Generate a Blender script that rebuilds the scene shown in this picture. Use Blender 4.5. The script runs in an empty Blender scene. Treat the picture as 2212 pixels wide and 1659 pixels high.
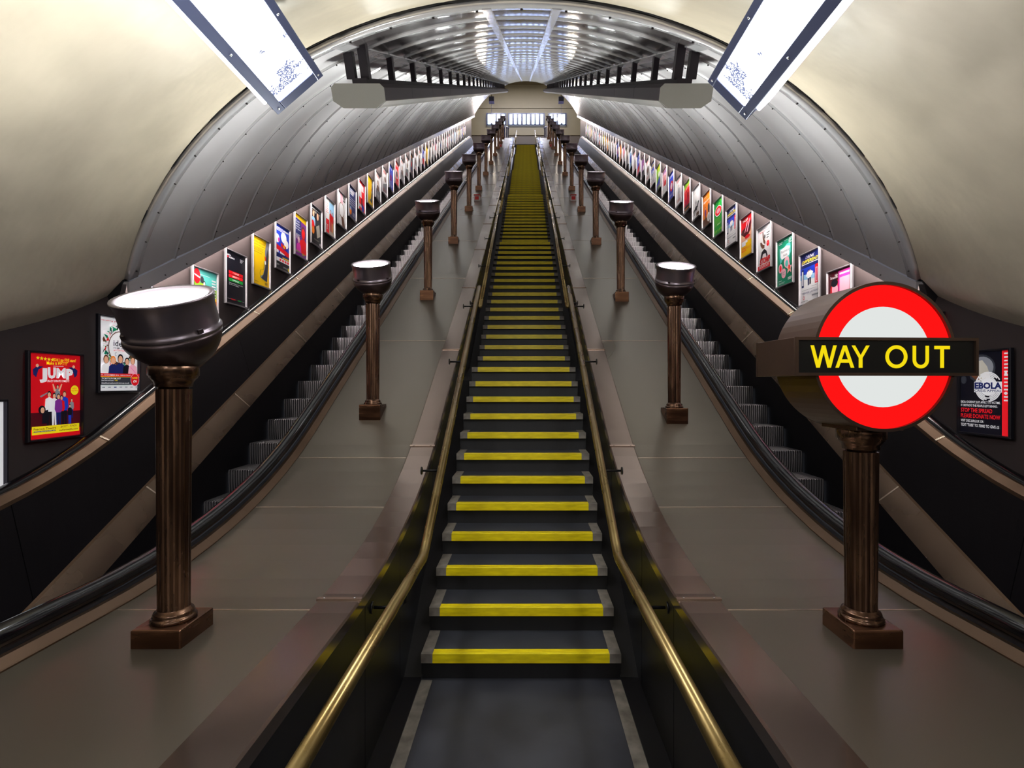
import bpy, bmesh, math, random
from mathutils import Vector, Matrix
random.seed(7)
PI = math.pi
sc = bpy.context.scene
COL = sc.collection

# ------------------------------------------------------------------ camera, world, exposure
CX, CZ = 0.032, 1.798                       # camera position (Y = 0)
cam_d = bpy.data.cameras.new('camera')
cam_d.sensor_width = 36.0
cam_d.lens = 1100.0 / 2212.0 * 36.0
cam_d.shift_x = -31.0 / 2212.0
cam_d.clip_start = 0.05
cam = bpy.data.objects.new('camera', cam_d)
cam.location = (CX, 0, CZ)
cam.rotation_euler = (PI / 2, 0, 0)
COL.objects.link(cam)
sc.camera = cam
w = bpy.data.worlds.new('world'); sc.world = w
w.use_nodes = True
w.node_tree.nodes['Background'].inputs[0].default_value = (0.8, 0.85, 1.0, 1)
w.node_tree.nodes['Background'].inputs[1].default_value = 0.3
vs = sc.view_settings
vs.view_transform = 'Standard'; vs.look = 'None'; vs.gamma = 1.0; vs.use_curve_mapping = False
vs.exposure = 0.0
cy = sc.cycles
cy.max_bounces = 7; cy.diffuse_bounces = 4; cy.glossy_bounces = 4; cy.transmission_bounces = 2
cy.caustics_reflective = False; cy.caustics_refractive = False
cy.sample_clamp_indirect = 4.0
cy.use_denoising = True

# light levels
E_FIX = 40.0       # fluorescent fixtures in the concourse
E_SIDE = 24.0
E_UP = 215.0        # uplighter lenses
E_TUBE = 140.0     # hidden cornice tubes
E_WIN = 11.0       # ticket hall glazing
E_GLOBE = 90.0

# ------------------------------------------------------------------ materials
def lin(c):
    return tuple(((v / 255) / 12.92 if v / 255 <= 0.04045 else ((v / 255 + 0.055) / 1.055) ** 2.4) for v in c)
MATS = {}
def mat(name, rgb, rough=0.5, metal=0.0, var=0.0, scale=6.0, bump=0.0, bscale=8.0, stretch=(1, 1, 1),
        rvar=0.0, emit=0.0, spec=0.5, rgb2=None, detail=5.0, sharp=False, bdist=0.01, coat=0.0):
    if name in MATS: return MATS[name]
    m = bpy.data.materials.new(name); m.use_nodes = True
    nt = m.node_tree; N = nt.nodes; L = nt.links
    b = N['Principled BSDF']
    c = lin(rgb) + (1,)
    b.inputs['Base Color'].default_value = c
    b.inputs['Roughness'].default_value = rough
    b.inputs['Metallic'].default_value = metal
    b.inputs['Specular IOR Level'].default_value = spec
    if coat: b.inputs['Coat Weight'].default_value = coat
    if emit:
        b.inputs['Emission Color'].default_value = c
        b.inputs['Emission Strength'].default_value = emit
    if var or bump or rvar:
        tc = N.new('ShaderNodeTexCoord'); mp = N.new('ShaderNodeMapping')
        mp.inputs['Scale'].default_value = stretch
        L.new(tc.outputs['Object'], mp.inputs['Vector'])
    if var or rvar:
        n = N.new('ShaderNodeTexNoise'); n.inputs['Scale'].default_value = scale
        n.inputs['Detail'].default_value = detail
        L.new(mp.outputs[0], n.inputs['Vector'])
        r = N.new('ShaderNodeValToRGB')
        lo, hi = (0.47, 0.56) if sharp else (0.3, 0.7)
        r.color_ramp.elements[0].position = lo; r.color_ramp.elements[1].position = hi
        c2 = lin(rgb2) if rgb2 else tuple(v * (1 - var) for v in c[:3])
        r.color_ramp.elements[0].color = tuple(c2) + (1,)
        r.color_ramp.elements[1].color = c
        L.new(n.outputs['Fac'], r.inputs['Fac'])
        if var: L.new(r.outputs[0], b.inputs['Base Color'])
        if rvar:
            mr = N.new('ShaderNodeMapRange')
            mr.inputs['From Min'].default_value = 0.3; mr.inputs['From Max'].default_value = 0.7
            mr.inputs['To Min'].default_value = max(0.03, rough - rvar); mr.inputs['To Max'].default_value = rough + rvar
            L.new(n.outputs['Fac'], mr.inputs['Value']); L.new(mr.outputs[0], b.inputs['Roughness'])
    if bump:
        n2 = N.new('ShaderNodeTexNoise'); n2.inputs['Scale'].default_value = bscale
        n2.inputs['Detail'].default_value = 3.0
        L.new(mp.outputs[0], n2.inputs['Vector'])
        bp = N.new('ShaderNodeBump'); bp.inputs['Strength'].default_value = bump
        bp.inputs['Distance'].default_value = bdist
        L.new(n2.outputs['Fac'], bp.inputs['Height']); L.new(bp.outputs[0], b.inputs['Normal'])
    MATS[name] = m
    return m

def emitter(name, rgb, strength):
    if name in MATS: return MATS[name]
    m = bpy.data.materials.new(name); m.use_nodes = True
    nt = m.node_tree; nt.nodes.clear()
    e = nt.nodes.new('ShaderNodeEmission'); o = nt.nodes.new('ShaderNodeOutputMaterial')
    e.inputs[0].default_value = lin(rgb) + (1,); e.inputs[1].default_value = strength
    nt.links.new(e.outputs[0], o.inputs[0]); MATS[name] = m
    return m

cream = mat('cream_plaster', (214, 199, 176), 0.42, 0, var=0.2, scale=1.1, stretch=(1, 2.2, 2.2), bump=0.35, bscale=1.6, bdist=0.06, spec=0.4)
steel = mat('vault_steel', (212, 206, 208), 0.34, 0.25, var=0.08, scale=2.0, rvar=0.05, bump=0.25, bscale=1.2, bdist=0.015, spec=0.7)
steel_top = mat('vault_steel_gloss', (122, 114, 114), 0.13, 0.6, var=0.1, scale=2.0, rvar=0.04, bump=0.25, bscale=2.2, bdist=0.008)
batten = mat('batten_steel', (226, 222, 224), 0.18, 0.5, bump=0.5, bscale=3.0, bdist=0.01)
rivet = mat('rivet_dark', (58, 52, 52), 0.5, 0.5)
rubber_gap = mat('joint_filler_dark', (22, 20, 22), 0.8)
darkwall = mat('wall_brown_enamel', (62, 53, 53), 0.7, 0, var=0.1, scale=3.0, spec=0.2)
deckm = mat('deck_bronze_sheet', (112, 104, 92), 0.3, 0.75, var=0.08, scale=.9, rvar=0.03, bump=0.1, bscale=1.0, bdist=0.008, stretch=(1, .6, .6), detail=1.0)
capm = mat('coping_bronze', (128, 112, 102), 0.2, 0.88, var=0.1, scale=1.6, rvar=0.05, bump=0.22, bscale=2.0, bdist=0.008, detail=1.5)
jointm = mat('joint_strip_bright', (205, 186, 168), 0.25, 0.9)
jointc = mat('joint_cover_bronze', (178, 154, 138), 0.2, 0.9)
copper = mat('trim_copper', (98, 78, 62), 0.36, 0.9, var=0.1, scale=2.0, detail=1.0)
cornice = mat('cornice_grey', (176, 172, 176), 0.35, 0.3)
bandm = mat('skirt_band_brass', (110, 92, 78), 0.28, 0.9, var=0.15, scale=2.5, rvar=0.08, detail=3)
blackpanel = mat('panel_black_laminate', (18, 15, 18), 0.5, 0.0, var=0.2, scale=2, spec=0.15)
stairwall = mat('stair_wall_black', (18, 16, 18), 0.4, 0.0, var=0.2, scale=2, spec=0.35)
rubber = mat('handrail_rubber', (10, 10, 13), 0.14, 0.0, spec=0.5)
guide = mat('handrail_guide_steel', (150, 146, 150), 0.25, 0.9)
postm = mat('post_bronze', (126, 96, 76), 0.25, 0.9, var=0.5, scale=9, stretch=(3, 3, .35), rgb2=(62, 44, 36), rvar=0.08)
plinthm = mat('plinth_bronze', (120, 84, 62), 0.25, 0.85, var=0.45, scale=7, rgb2=(70, 46, 34), stretch=(.6, .6, 3), rvar=0.08)
bowlm = mat('bowl_bronze_dark', (78, 66, 68), 0.32, 0.85, var=0.2, scale=5, rvar=0.06)
bowlrim = mat('bowl_rim_grey', (118, 108, 114), 0.3, 0.85)
brass = mat('rail_brass', (150, 130, 86), 0.28, 0.85, var=0.4, scale=6, rgb2=(120, 98, 58), rvar=0.08, stretch=(1, .5, .5))
tread = mat('tread_dark_grey', (50, 51, 57), 0.5, 0, var=0.35, scale=5, bump=0.15, bscale=60, bdist=0.002)
riser = mat('riser_black', (22, 20, 22), 0.55, 0, var=0.4, scale=8, stretch=(3, 3, .5))
yellow = mat('nosing_yellow', (236, 214, 12), 0.38, 0, var=0.25, scale=14, rgb2=(206, 182, 10), stretch=(.7, 3, 3))
whitemark = mat('edge_mark_white', (132, 124, 114), 0.6, 0, var=0.4, scale=11, rgb2=(84, 77, 70))
floorm = mat('floor_dark_rubber', (54, 54, 60), 0.46, 0, var=0.45, scale=3.2, rgb2=(32, 32, 38), bump=0.1, bscale=40, bdist=0.002, rvar=.06)
escm = mat('step_aluminium', (146, 142, 146), 0.36, 0.6)
escdark = mat('step_groove_black', (18, 17, 18), 0.6)
signm = mat('sign_housing_bronze', (120, 98, 86), 0.3, 0.85, var=0.2, scale=5)
signblack = mat('sign_bar_black', (22, 22, 22), 0.3)
redem = emitter('sign_red_glow', (255, 20, 20), 1.05)
whiteem = emitter('sign_white_glow', (226, 230, 228), 1.0)
yellowem = emitter('sign_letter_glow', (252, 226, 20), 0.95)
frame_d = mat('poster_frame_dark', (52, 50, 58), 0.3, 0.7)
frame_s = mat('poster_frame_silver', (126, 122, 126), 0.42, 0.6)
fixm = mat('fixture_housing_grey', (78, 82, 112), 0.35, 0.3)
troughm = mat('trough_dark_brown', (36, 28, 34), 0.55, 0.0, spec=.3)
troughu = mat('trough_underside', (104, 96, 92), 0.5, 0.1)
troughl = mat('trough_grey', (142, 138, 132), 0.45, 0.3)
screwm = mat('screw_bright', (220, 220, 226), 0.25, 0.9)
hallw = mat('hall_wall_cream', (98, 87, 60), 0.6, 0, var=0.12, scale=1.2)
halldark = mat('hall_wainscot_brown', (60, 48, 34), 0.6)
columnm = mat('hall_column_blue_black', (34, 36, 62), 0.3)
winm = emitter('window_daylight', (172, 196, 255), E_WIN)
globem = emitter('globe_glass_lit', (255, 240, 220), E_GLOBE)
upm = emitter('uplighter_lens_lit', (236, 242, 238), E_UP)
tubem = emitter('tube_light', (252, 244, 236), E_TUBE)
bluestr = mat('string_blue', (30, 70, 130), .4)
redbox = mat('box_red', (200, 32, 28), 0.4)
whitebox = mat('box_white', (222, 216, 210), 0.5)
plast_c = {}

def lensmat(name, strength):
    """Frosted lens: lit evenly, with settled dust in clumps near its far end (object space, -Y..+Y)."""
    m = bpy.data.materials.new(name); m.use_nodes = True
    nt = m.node_tree; N = nt.nodes; L = nt.links; N.clear()
    e = N.new('ShaderNodeEmission'); o = N.new('ShaderNodeOutputMaterial')
    tc = N.new('ShaderNodeTexCoord'); sx = N.new('ShaderNodeSeparateXYZ'); L.new(tc.outputs['Object'], sx.inputs[0])
    nz = N.new('ShaderNodeTexNoise'); nz.inputs['Scale'].default_value = 7.0; nz.inputs['Detail'].default_value = 2
    fz = N.new('ShaderNodeTexNoise'); fz.inputs['Scale'].default_value = 120.0
    L.new(tc.outputs['Object'], nz.inputs['Vector']); L.new(tc.outputs['Object'], fz.inputs['Vector'])
    # height of the dust clump above the end of the lens (far end at local y = 0)
    a = N.new('ShaderNodeMath'); a.operation = 'MULTIPLY_ADD'; a.inputs[1].default_value = -1.3; a.inputs[2].default_value = 0.50
    L.new(nz.outputs['Fac'], a.inputs[0])
    gt = N.new('ShaderNodeMath'); gt.operation = 'GREATER_THAN'      # y > -(clump)
    L.new(sx.outputs['Y'], gt.inputs[0]); L.new(a.outputs[0], gt.inputs[1])
    lt = N.new('ShaderNodeMath'); lt.operation = 'LESS_THAN'; lt.inputs[1].default_value = -0.05
    L.new(sx.outputs['Y'], lt.inputs[0])
    mu = N.new('ShaderNodeMath'); mu.operation = 'MULTIPLY'; L.new(gt.outputs[0], mu.inputs[0]); L.new(lt.outputs[0], mu.inputs[1])
    mf = N.new('ShaderNodeMath'); mf.operation = 'MULTIPLY'; L.new(mu.outputs[0], mf.inputs[0]); L.new(fz.outputs['Fac'], mf.inputs[1])
    m2 = N.new('ShaderNodeMath'); m2.operation = 'MULTIPLY'; m2.inputs[1].default_value = 2.1; m2.use_clamp = True
    L.new(mf.outputs[0], m2.inputs[0])
    e.inputs[0].default_value = lin((232, 236, 240)) + (1,); e.inputs[1].default_value = strength
    e2 = N.new('ShaderNodeEmission'); e2.inputs[0].default_value = lin((150, 160, 205)) + (1,); e2.inputs[1].default_value = .9
    ms = N.new('ShaderNodeMixShader'); L.new(m2.outputs[0], ms.inputs[0]); L.new(e.outputs[0], ms.inputs[1]); L.new(e2.outputs[0], ms.inputs[2])
    L.new(ms.outputs[0], o.inputs[0])
    return m
fixlens = lensmat('fixture_lens_lit', E_FIX)
fixside = emitter('fixture_side_lens_lit', (232, 238, 246), E_SIDE)

# ------------------------------------------------------------------ mesh helpers
class MB:
    """Collects geometry with material slots and becomes one mesh object."""
    def __init__(self): self.v = []; self.f = []; self.fm = []; self.ms = []; self.sm = []
    def mi(self, m):
        if m not in self.ms: self.ms.append(m)
        return self.ms.index(m)
    def add(self, vs, fs, m, smooth=False):
        o = len(self.v); self.v += [tuple(p) for p in vs]; i = self.mi(m)
        for f in fs:
            self.f.append(tuple(o + k for k in f)); self.fm.append(i); self.sm.append(smooth)
    def box(self, x0, x1, y0, y1, z0, z1, m, M=None):
        vs = [(x, y, z) for x in (x0, x1) for y in (y0, y1) for z in (z0, z1)]
        if M is not None: vs = [M @ Vector(p) for p in vs]
        self.add(vs, [(0, 1, 3, 2), (4, 6, 7, 5), (0, 4, 5, 1), (2, 3, 7, 6), (0, 2, 6, 4), (1, 5, 7, 3)], m)
    def loft(self, rings, m, closed=True, caps=True, smooth=False):
        n = len(rings[0]); vs = [p for r in rings for p in r]; fs = []
        for i in range(len(rings) - 1):
            for j in range(n if closed else n - 1):
                k = (j + 1) % n
                fs.append((i * n + j, i * n + k, (i + 1) * n + k, (i + 1) * n + j))
        self.add(vs, fs, m, smooth)
        if caps and closed:
            o = len(self.v) - len(vs)
            self.f.append(tuple(o + j for j in reversed(range(n)))); self.fm.append(self.mi(m)); self.sm.append(False)
            self.f.append(tuple(o + (len(rings) - 1) * n + j for j in range(n))); self.fm.append(self.mi(m)); self.sm.append(False)
    def lathe(self, prof, m, n=28, M=None, smooth=True, caps=True):
        rings = []
        for r, z in prof:
            ring = [Vector((r * math.cos(2 * PI * k / n), r * math.sin(2 * PI * k / n), z)) for k in range(n)]
            if M is not None: ring = [M @ p for p in ring]
            rings.append(ring)
        self.loft(rings, m, True, caps, smooth)
    def tube(self, pts, r, m, n=12, caps=True):
        rings = []
        for i, p in enumerate(pts):
            p = Vector(p)
            a = Vector(pts[max(i - 1, 0)]); b = Vector(pts[min(i + 1, len(pts) - 1)])
            t = (b - a).normalized()
            up = Vector((1, 0, 0)) if abs(t.x) < 0.9 else Vector((0, 0, 1))
            s = t.cross(up).normalized(); u = s.cross(t)
            rings.append([p + s * (r * math.cos(2 * PI * k / n)) + u * (r * math.sin(2 * PI * k / n)) for k in range(n)])
        self.loft(rings, m, True, caps, True)
    def build(self, name, parent=None, bevel=0.0):
        me = bpy.data.meshes.new(name); me.from_pydata(self.v, [], self.f); me.update()
        for m in self.ms: me.materials.append(m)
        me.polygons.foreach_set('material_index', self.fm); me.polygons.foreach_set('use_smooth', self.sm)
        bm = bmesh.new(); bm.from_mesh(me); bmesh.ops.recalc_face_normals(bm, faces=bm.faces); bm.to_mesh(me); bm.free()
        o = bpy.data.objects.new(name, me); COL.objects.link(o)
        if parent is not None: o.parent = parent
        if bevel:
            b = o.modifiers.new('bevel', 'BEVEL'); b.width = bevel; b.segments = 2; b.limit_method = 'ANGLE'
        return o

def empty(name, loc=(0, 0, 0), rz=0.0):
    o = bpy.data.objects.new(name, None); o.location = loc; o.rotation_euler.z = rz
    o.empty_display_size = 0.1; COL.objects.link(o); return o
def tag(o, label=None, cat=None, group=None, kind=None):
    if label: o['label'] = label
    if cat: o['category'] = cat
    if group: o['group'] = group
    if kind: o['kind'] = kind
    return o
def struct(o): o['kind'] = 'structure'; return o
def copy_tree(o, parent=None):
    c = o.copy(); COL.objects.link(c); c.parent = parent
    for ch in list(o.children): copy_tree(ch, c)
    return c
def side(s): return 'left' if s < 0 else 'right'
ORD = ['first', 'second', 'third', 'fourth', 'fifth', 'sixth', 'seventh', 'eighth', 'ninth', 'tenth', 'eleventh', 'twelfth']
def ordw(n):
    if n <= 12: return ORD[n - 1]
    teens = {13: 'thirteenth', 14: 'fourteenth', 15: 'fifteenth', 16: 'sixteenth', 17: 'seventeenth', 18: 'eighteenth', 19: 'nineteenth',
             20: 'twentieth', 30: 'thirtieth', 40: 'fortieth'}
    if n in teens: return teens[n]
    return {2: 'twenty', 3: 'thirty', 4: 'forty'}[n // 10] + '-' + ORD[n % 10 - 1]

# ------------------------------------------------------------------ the incline
T30 = math.tan(PI / 6)
G, R = 0.26, 0.166                   # going and rise of a stair
NFL = [12, 17, 17, 17, 17, 17]
Y0S, LAND = 3.078, 2.8 * G
TOPZ = sum(NFL) * R                  # ticket hall floor

def path(zf, z0, zt, t1=1.15, t2=0.9, ys=0.55, ye=33.0, step=0.45):
    """Side profile (y, z, ny, nz): level, concave bend, 30 degree climb, convex bend, level."""
    c1 = (zf - z0) / T30; c2 = (zt - z0) / T30
    pts = [(ys, zf, 0, 1)]
    R1 = t1 / math.tan(PI / 12)
    for i in range(13):
        a = PI / 6 * i / 12
        pts.append((c1 - t1 + R1 * math.sin(a), zf + R1 * (1 - math.cos(a)), -math.sin(a), math.cos(a)))
    R2 = t2 / math.tan(PI / 12)
    ya = c1 + t1 * math.cos(PI / 6); yb = c2 - t2 * math.cos(PI / 6)
    n = int((yb - ya) / 2.0)
    for i in range(1, n):
        y = ya + (yb - ya) * i / n
        pts.append((y, z0 + T30 * y, -.5, math.cos(PI / 6)))
    for i in range(9):
        a = PI / 6 * (1 - i / 8)
        pts.append((c2 + t2 - R2 * math.sin(a), zt - R2 * (1 - math.cos(a)), -math.sin(a), math.cos(a)))
    if ye > pts[-1][0] + .05: pts.append((ye, zt, 0, 1))
    return pts
DF, D0, DT = 0.825, 1.798 - 2.866, TOPZ + 0.825
DECK = path(DF, D0, DT)
def along(P, y):
    for a, b in zip(P, P[1:]):
        if a[0] <= y <= b[0]:
            u = (y - a[0]) / max(b[0] - a[0], 1e-6)
            return tuple(a[k] + (b[k] - a[k]) * u for k in range(4))
    return P[-1] if y > P[-1][0] else P[0]
def deckz(y): return along(DECK, y)[1]
def sweep(mb, sec, m, P=None, smooth=False, y0=None, y1=None):
    """Section points are (x, offset along the path normal)."""
    P = P or DECK
    if y0 is not None:
        P = [along(P, y0)] + [p for p in P if y0 < p[0] < y1] + [along(P, y1)]
    rings = [[(x, p[0] + p[2] * n, p[1] + p[3] * n) for x, n in sec] for p in P]
    mb.loft(rings, m, True, True, smooth)

# ------------------------------------------------------------------ stairs
stairs = empty('staircase', (0, Y0S, 0))
tag(stairs, 'long fixed staircase with yellow nosings climbing between the two escalators', 'staircase')
W2 = 0.605
def rel(mb_fn):
    mb = MB(); mb_fn(mb); return mb
def step_mesh(mb, deep):
    mb.box(-W2, W2, 0.0, deep + 0.045, -0.055, 0.0, tread)
    mb.box(-W2 - .004, W2 + .004, 0.035, 0.06, -R - .02, -0.05, riser)
def make_step(deep):
    mb = MB(); step_mesh(mb, deep); st = mb.build('step')
    mb = MB()
    mb.box(-0.535, 0.535, -0.006, 0.004, -0.054, 0.004, yellow)
    mb.box(-0.535, 0.535, 0.004, 0.052, 0.0, 0.004, yellow)
    mb.build('nosing', st, 0.002)
    for s in (-1, 1):
        mb = MB()
        a, b = sorted((s * 0.535, s * W2))
        mb.box(a, b, -0.006, 0.004, -0.054, 0.0035, whitemark)
        mb.box(a, b, 0.004, deep + .03, 0.0, 0.0035, whitemark)
        mb.build('edge_mark', st, 0.002)
    return st
proto = make_step(G); proto_l = make_step(LAND)
y = Y0S; z = 0.0; used = [False, False]; NOSE = []; FL = []
for fi, n in enumerate(NFL):
    FL.append((y, z + R))
    for i in range(n):
        z += R
        last = (i == n - 1)
        if last and fi == len(NFL) - 1: break
        k = 1 if last else 0
        src = (proto, proto_l)[k]
        st = src if not used[k] else copy_tree(src)
        used[k] = True; st.parent = stairs
        st.location = (0, y - Y0S, z)
        NOSE.append((y, z))
        y += LAND if last else G
YTOP = y + 0.0
FLE = []
yy = Y0S
for n in NFL:
    FLE.append(yy + (n - 1) * G); yy = FLE[-1] + LAND
# side strings of the stair channel
def stair_line(y):
    if y <= Y0S: return 0.0
    for (ya, za) in reversed(NOSE):
        if y >= ya - .001: return za
    return 0.0
for s in (-1, 1):
    mb = MB()
    a, b = sorted((s * W2, s * 0.715))
    pts = [(1.0, 0.012)] + [(Y0S - 0.02, 0.012)]
    for i, (fy, fz) in enumerate(FL):
        pts += [(fy + .02, fz - R + .015), (FLE[i] + .02, fz + (NFL[i] - 1) * R - R + .015)]
    pts.append((FLE[-1] + G, TOPZ))
    mb.loft([[(a, p[0], p[1]), (b, p[0], p[1]), (b, p[0], p[1] - .25), (a, p[0], p[1] - .25)] for p in pts], stairwall)
    mb.build('side_string', stairs).location = (0, -Y0S, 0)

# ------------------------------------------------------------------ balustrade decks
seamY = [2.19, 3.32, 4.42 - .48] + [5.82 + 1.93 * i for i in range(14)]
capY = [2.26, 4.07] + [5.6 + 1.75 * i for i in range(15)]
for s in (-1, 1):
    t = empty('balustrade', (s * 1.2, .55, 0))
    tag(t, f'bronze sheet-metal decking between the stairs and the {side(s)} escalator, carrying the row of posts', 'balustrade')
    def X(*sec): return [(s * x, n) for x, n in sec]
    def put(mb, name, bev=0):
        o = mb.build(name, t, bev); o.matrix_parent_inverse = Matrix.Translation((-s * 1.2, -.55, 0)); return o
    mb = MB(); sweep(mb, X((0.89, -.03), (1.735, -.03), (1.735, 0), (0.89, 0)), deckm); put(mb, 'deck_panel')
    mb = MB(); sweep(mb, X((0.70, -.04), (0.893, -.04), (0.893, .008), (0.886, .015), (0.708, .015), (0.70, .008)), capm); put(mb, 'coping')
    for yy in seamY:
        p = along(DECK, yy); tv = Vector((0, p[3], -p[2])); c = Vector((0, p[0], p[1])); nv = Vector((0, p[2], p[3]))
        mb = MB()
        q = [c + nv * .0005 - tv * .004, c + nv * .0005 + tv * .004, c + nv * .0025 + tv * .003, c + nv * .0025 - tv * .003]
        mb.loft([[(s * .895, v.y, v.z) for v in q], [(s * 1.733, v.y, v.z) for v in q]], jointm); put(mb, 'seam_strip')
    for yy in capY:
        p = along(DECK, yy); tv = Vector((0, p[3], -p[2])); c = Vector((0, p[0], p[1])); nv = Vector((0, p[2], p[3]))
        mb = MB()
        q = [c + nv * .012 - tv * .012, c + nv * .012 + tv * .012, c + nv * .021 + tv * .010, c + nv * .021 - tv * .010]
        mb.loft([[(s * .697, v.y, v.z) for v in q], [(s * .896, v.y, v.z) for v in q]], jointc)
        for sx in (.73, .865):
            cc = c + nv * .0215
            Mx = Matrix.Translation((s * sx, cc.y, cc.z))
            mb.lathe([(.005, 0), (.004, .002)], screwm, 8, Mx)
        put(mb, 'joint_cover')
    # black side wall of the stair channel, in panels
    edges = [0.6, 1.25, 2.35, 3.0, 4.05] + [5.6 + 1.75 * i for i in range(15)] + [32.8]
    for ya, yb in zip(edges, edges[1:]):
        P = [along(DECK, ya + .003)] + [p for p in DECK if ya + .01 < p[0] < yb - .01] + [along(DECK, yb - .003)]
        mb = MB()
        mb.loft([[(s * .712, p[0], p[1] - .02), (s * .73, p[0], p[1] - .02),
                  (s * .73, p[0], max(0, p[1] - 1.7)), (s * .712, p[0], max(0, p[1] - 1.7))] for p in P], stairwall)
        put(mb, 'side_panel')
    mb = MB(); mb.box(min(s * .73, s * 1.72), max(s * .73, s * 1.72), .555, .60, 0.0, DF - .03, capm); put(mb, 'end_panel')

# ------------------------------------------------------------------ escalators
STEPF, STEP0 = 0.03, 1.798 - 3.9
STEPP = path(STEPF, STEP0, TOPZ + .01, 1.0, .9, 1.4, 33)
SKP = path(.05, 1.798 - 3.515, TOPZ + .20, .42, .9, .55, 33)
def groove_step():
    mb = MB(); wdt = 1.0; n = 40
    mb.box(-wdt / 2, wdt / 2, .012, .40, -.03, -.006, escdark)
    mb.box(-wdt / 2, wdt / 2, .012, .03, -.25, -.006, escdark)
    p = wdt / n
    for i in range(n):
        x0 = -wdt / 2 + i * p; x1 = x0 + p * .46
        vs = []
        prof = [(0.012, 0.0), (0.0, -.006), (-.002, -.03), (0.0, -.12), (.012, -.25), (.02, -.25), (.02, -.006), (.398, -.006), (.398, 0.0)]
        mb.loft([[(x0, a, b) for a, b in prof], [(x1, a, b) for a, b in prof]], escm)
    return mb.build('step')
gs = None
for s in (-1, 1):
    t = empty('escalator', (s * 2.525, 1.0, 0))
    tag(t, f'{side(s)} escalator with ribbed dark steps, black panels and copper-edged handrails', 'escalator')
    inv = Matrix.Translation((-s * 2.525, -1.0, 0))
    def put(mb, name, bev=0):
        o = mb.build(name, t, bev); o.matrix_parent_inverse = inv; return o
    def X(*sec): return [(s * x, n) for x, n in sec]
    # inner side (towards the decking)
    mb = MB(); sweep(mb, X((1.735, -.03), (1.80, -.03), (1.80, .03), (1.775, .032), (1.74, .010), (1.735, .006)), copper); put(mb, 'edge_trim')
    def rail(xc, name):
        mb = MB()
        sec = []
        for k in range(14):
            a = PI * (k / 13)
            sec.append((xc + .047 * math.cos(a), .078 + .036 * math.sin(a)))
        sec += [(xc - .047, .050), (xc - .022, .042), (xc + .022, .042), (xc + .047, .050)]
        sweep(mb, X(*sec), rubber, smooth=True, y0=.80, y1=32.6)
        o = put(mb, name)
        mb = MB(); sweep(mb, X((xc - .03, .0), (xc + .03, .0), (xc + .03, .046), (xc - .03, .046)), guide, y0=.85, y1=32.6)
        put(mb, 'handrail_guide')
    rail(1.85, 'handrail')
    mb = MB(); sweep(mb, X((1.90, -.02), (1.915, -.02), (1.915, .036), (1.90, .036)), guide); put(mb, 'handrail_guide')
    def two(mb, xa, na, xb, nb, m, y0, y1, th=.014):
        """Panel between the skirting line and the balustrade top."""
        ysamp = sorted({y0, y1} | {p[0] for p in DECK if y0 < p[0] < y1} | {p[0] for p in SKP if y0 < p[0] < y1})
        rings = []
        for yv in ysamp:
            za, zb_ = along(SKP, yv)[1] + na, along(DECK, yv)[1] + nb
            rings.append([(s * xa, yv, za), (s * xb, yv, zb_), (s * (xb + th), yv, zb_), (s * (xa + th), yv, za)])
        mb.loft(rings, m)
    mb = MB(); two(mb, 1.862, .17, 1.89, .02, blackpanel, .6, 32.9); put(mb, 'balustrade_panel')
    mb = MB(); sweep(mb, X((1.868, .165), (1.99, 0.0), (1.985, -.02), (1.86, .15)), bandm, SKP); put(mb, 'skirt_band')
    mb = MB(); sweep(mb, X((1.985, 0), (2.003, 0), (2.003, -.6), (1.985, -.6)), blackpanel, SKP); put(mb, 'skirt_panel')
    # outer side (towards the posters)
    mb = MB(); sweep(mb, X((3.04, .005), (3.055, .005), (3.055, -.6), (3.04, -.6)), blackpanel, SKP); put(mb, 'skirt_panel')
    mb = MB(); sweep(mb, X((3.035, .0), (3.15, .165), (3.165, .15), (3.055, -.02)), bandm, SKP); put(mb, 'skirt_band')
    mb = MB(); sweep(mb, X((3.15, .16), (3.163, .178), (3.172, .17), (3.165, .15)), copper, SKP); put(mb, 'edge_trim')
    cuts = [.6, 1.9, 3.3, 4.6] + [5.9 + 1.93 * i for i in range(14)] + [32.9]
    for ya, yb in zip(cuts, cuts[1:]):
        mb = MB(); two(mb, 3.16, .185, 3.31, .04, blackpanel, ya + .003, yb - .003); put(mb, 'balustrade_panel')
    mb = MB(); sweep(mb, X((3.305, .025), (3.312, .048), (3.365, .085), (3.395, .09), (3.395, .02)), copper); put(mb, 'edge_trim')
    rail(3.425, 'handrail')
    mb = MB(); sweep(mb, X((3.47, .03), (3.56, .05), (3.56, .02), (3.47, .0)), guide); put(mb, 'outer_trim')
    for yy in [4.1 + 1.15 * i for i in range(24)]:
        p = along(DECK, yy)
        mb = MB(); tv = Vector((0, p[3], -p[2])); nv = Vector((0, p[2], p[3])); c = Vector((0, p[0], p[1]))
        q = lambda x, n, d: (s * x, (c + nv * n + tv * d).y, (c + nv * n + tv * d).z)
        mb.loft([[q(3.306, .05, d), q(3.366, .0885, d), q(3.366, .086, d), q(3.306, .04, d)] for d in (-.008, .008)], jointm)
        put(mb, 'joint_strip')
    for yy in [3.26, 4.35, 5.65, 7.1] + [8.6 + 1.5 * i for i in range(15)]:
        p = along(SKP, yy)
        mb = MB(); tv = Vector((0, p[3], -p[2])); nv = Vector((0, p[2], p[3])); c = Vector((0, p[0], p[1]))
        q = lambda x, n, d: (s * x, (c + nv * n + tv * d).y, (c + nv * n + tv * d).z)
        mb.loft([[q(3.036, .004, d), q(3.15, .169, d), q(3.152, .164, d), q(3.038, -.002, d)] for d in (-.006, .006)], jointm)
        put(mb, 'joint_strip')
    # steps
    first = True
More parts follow.
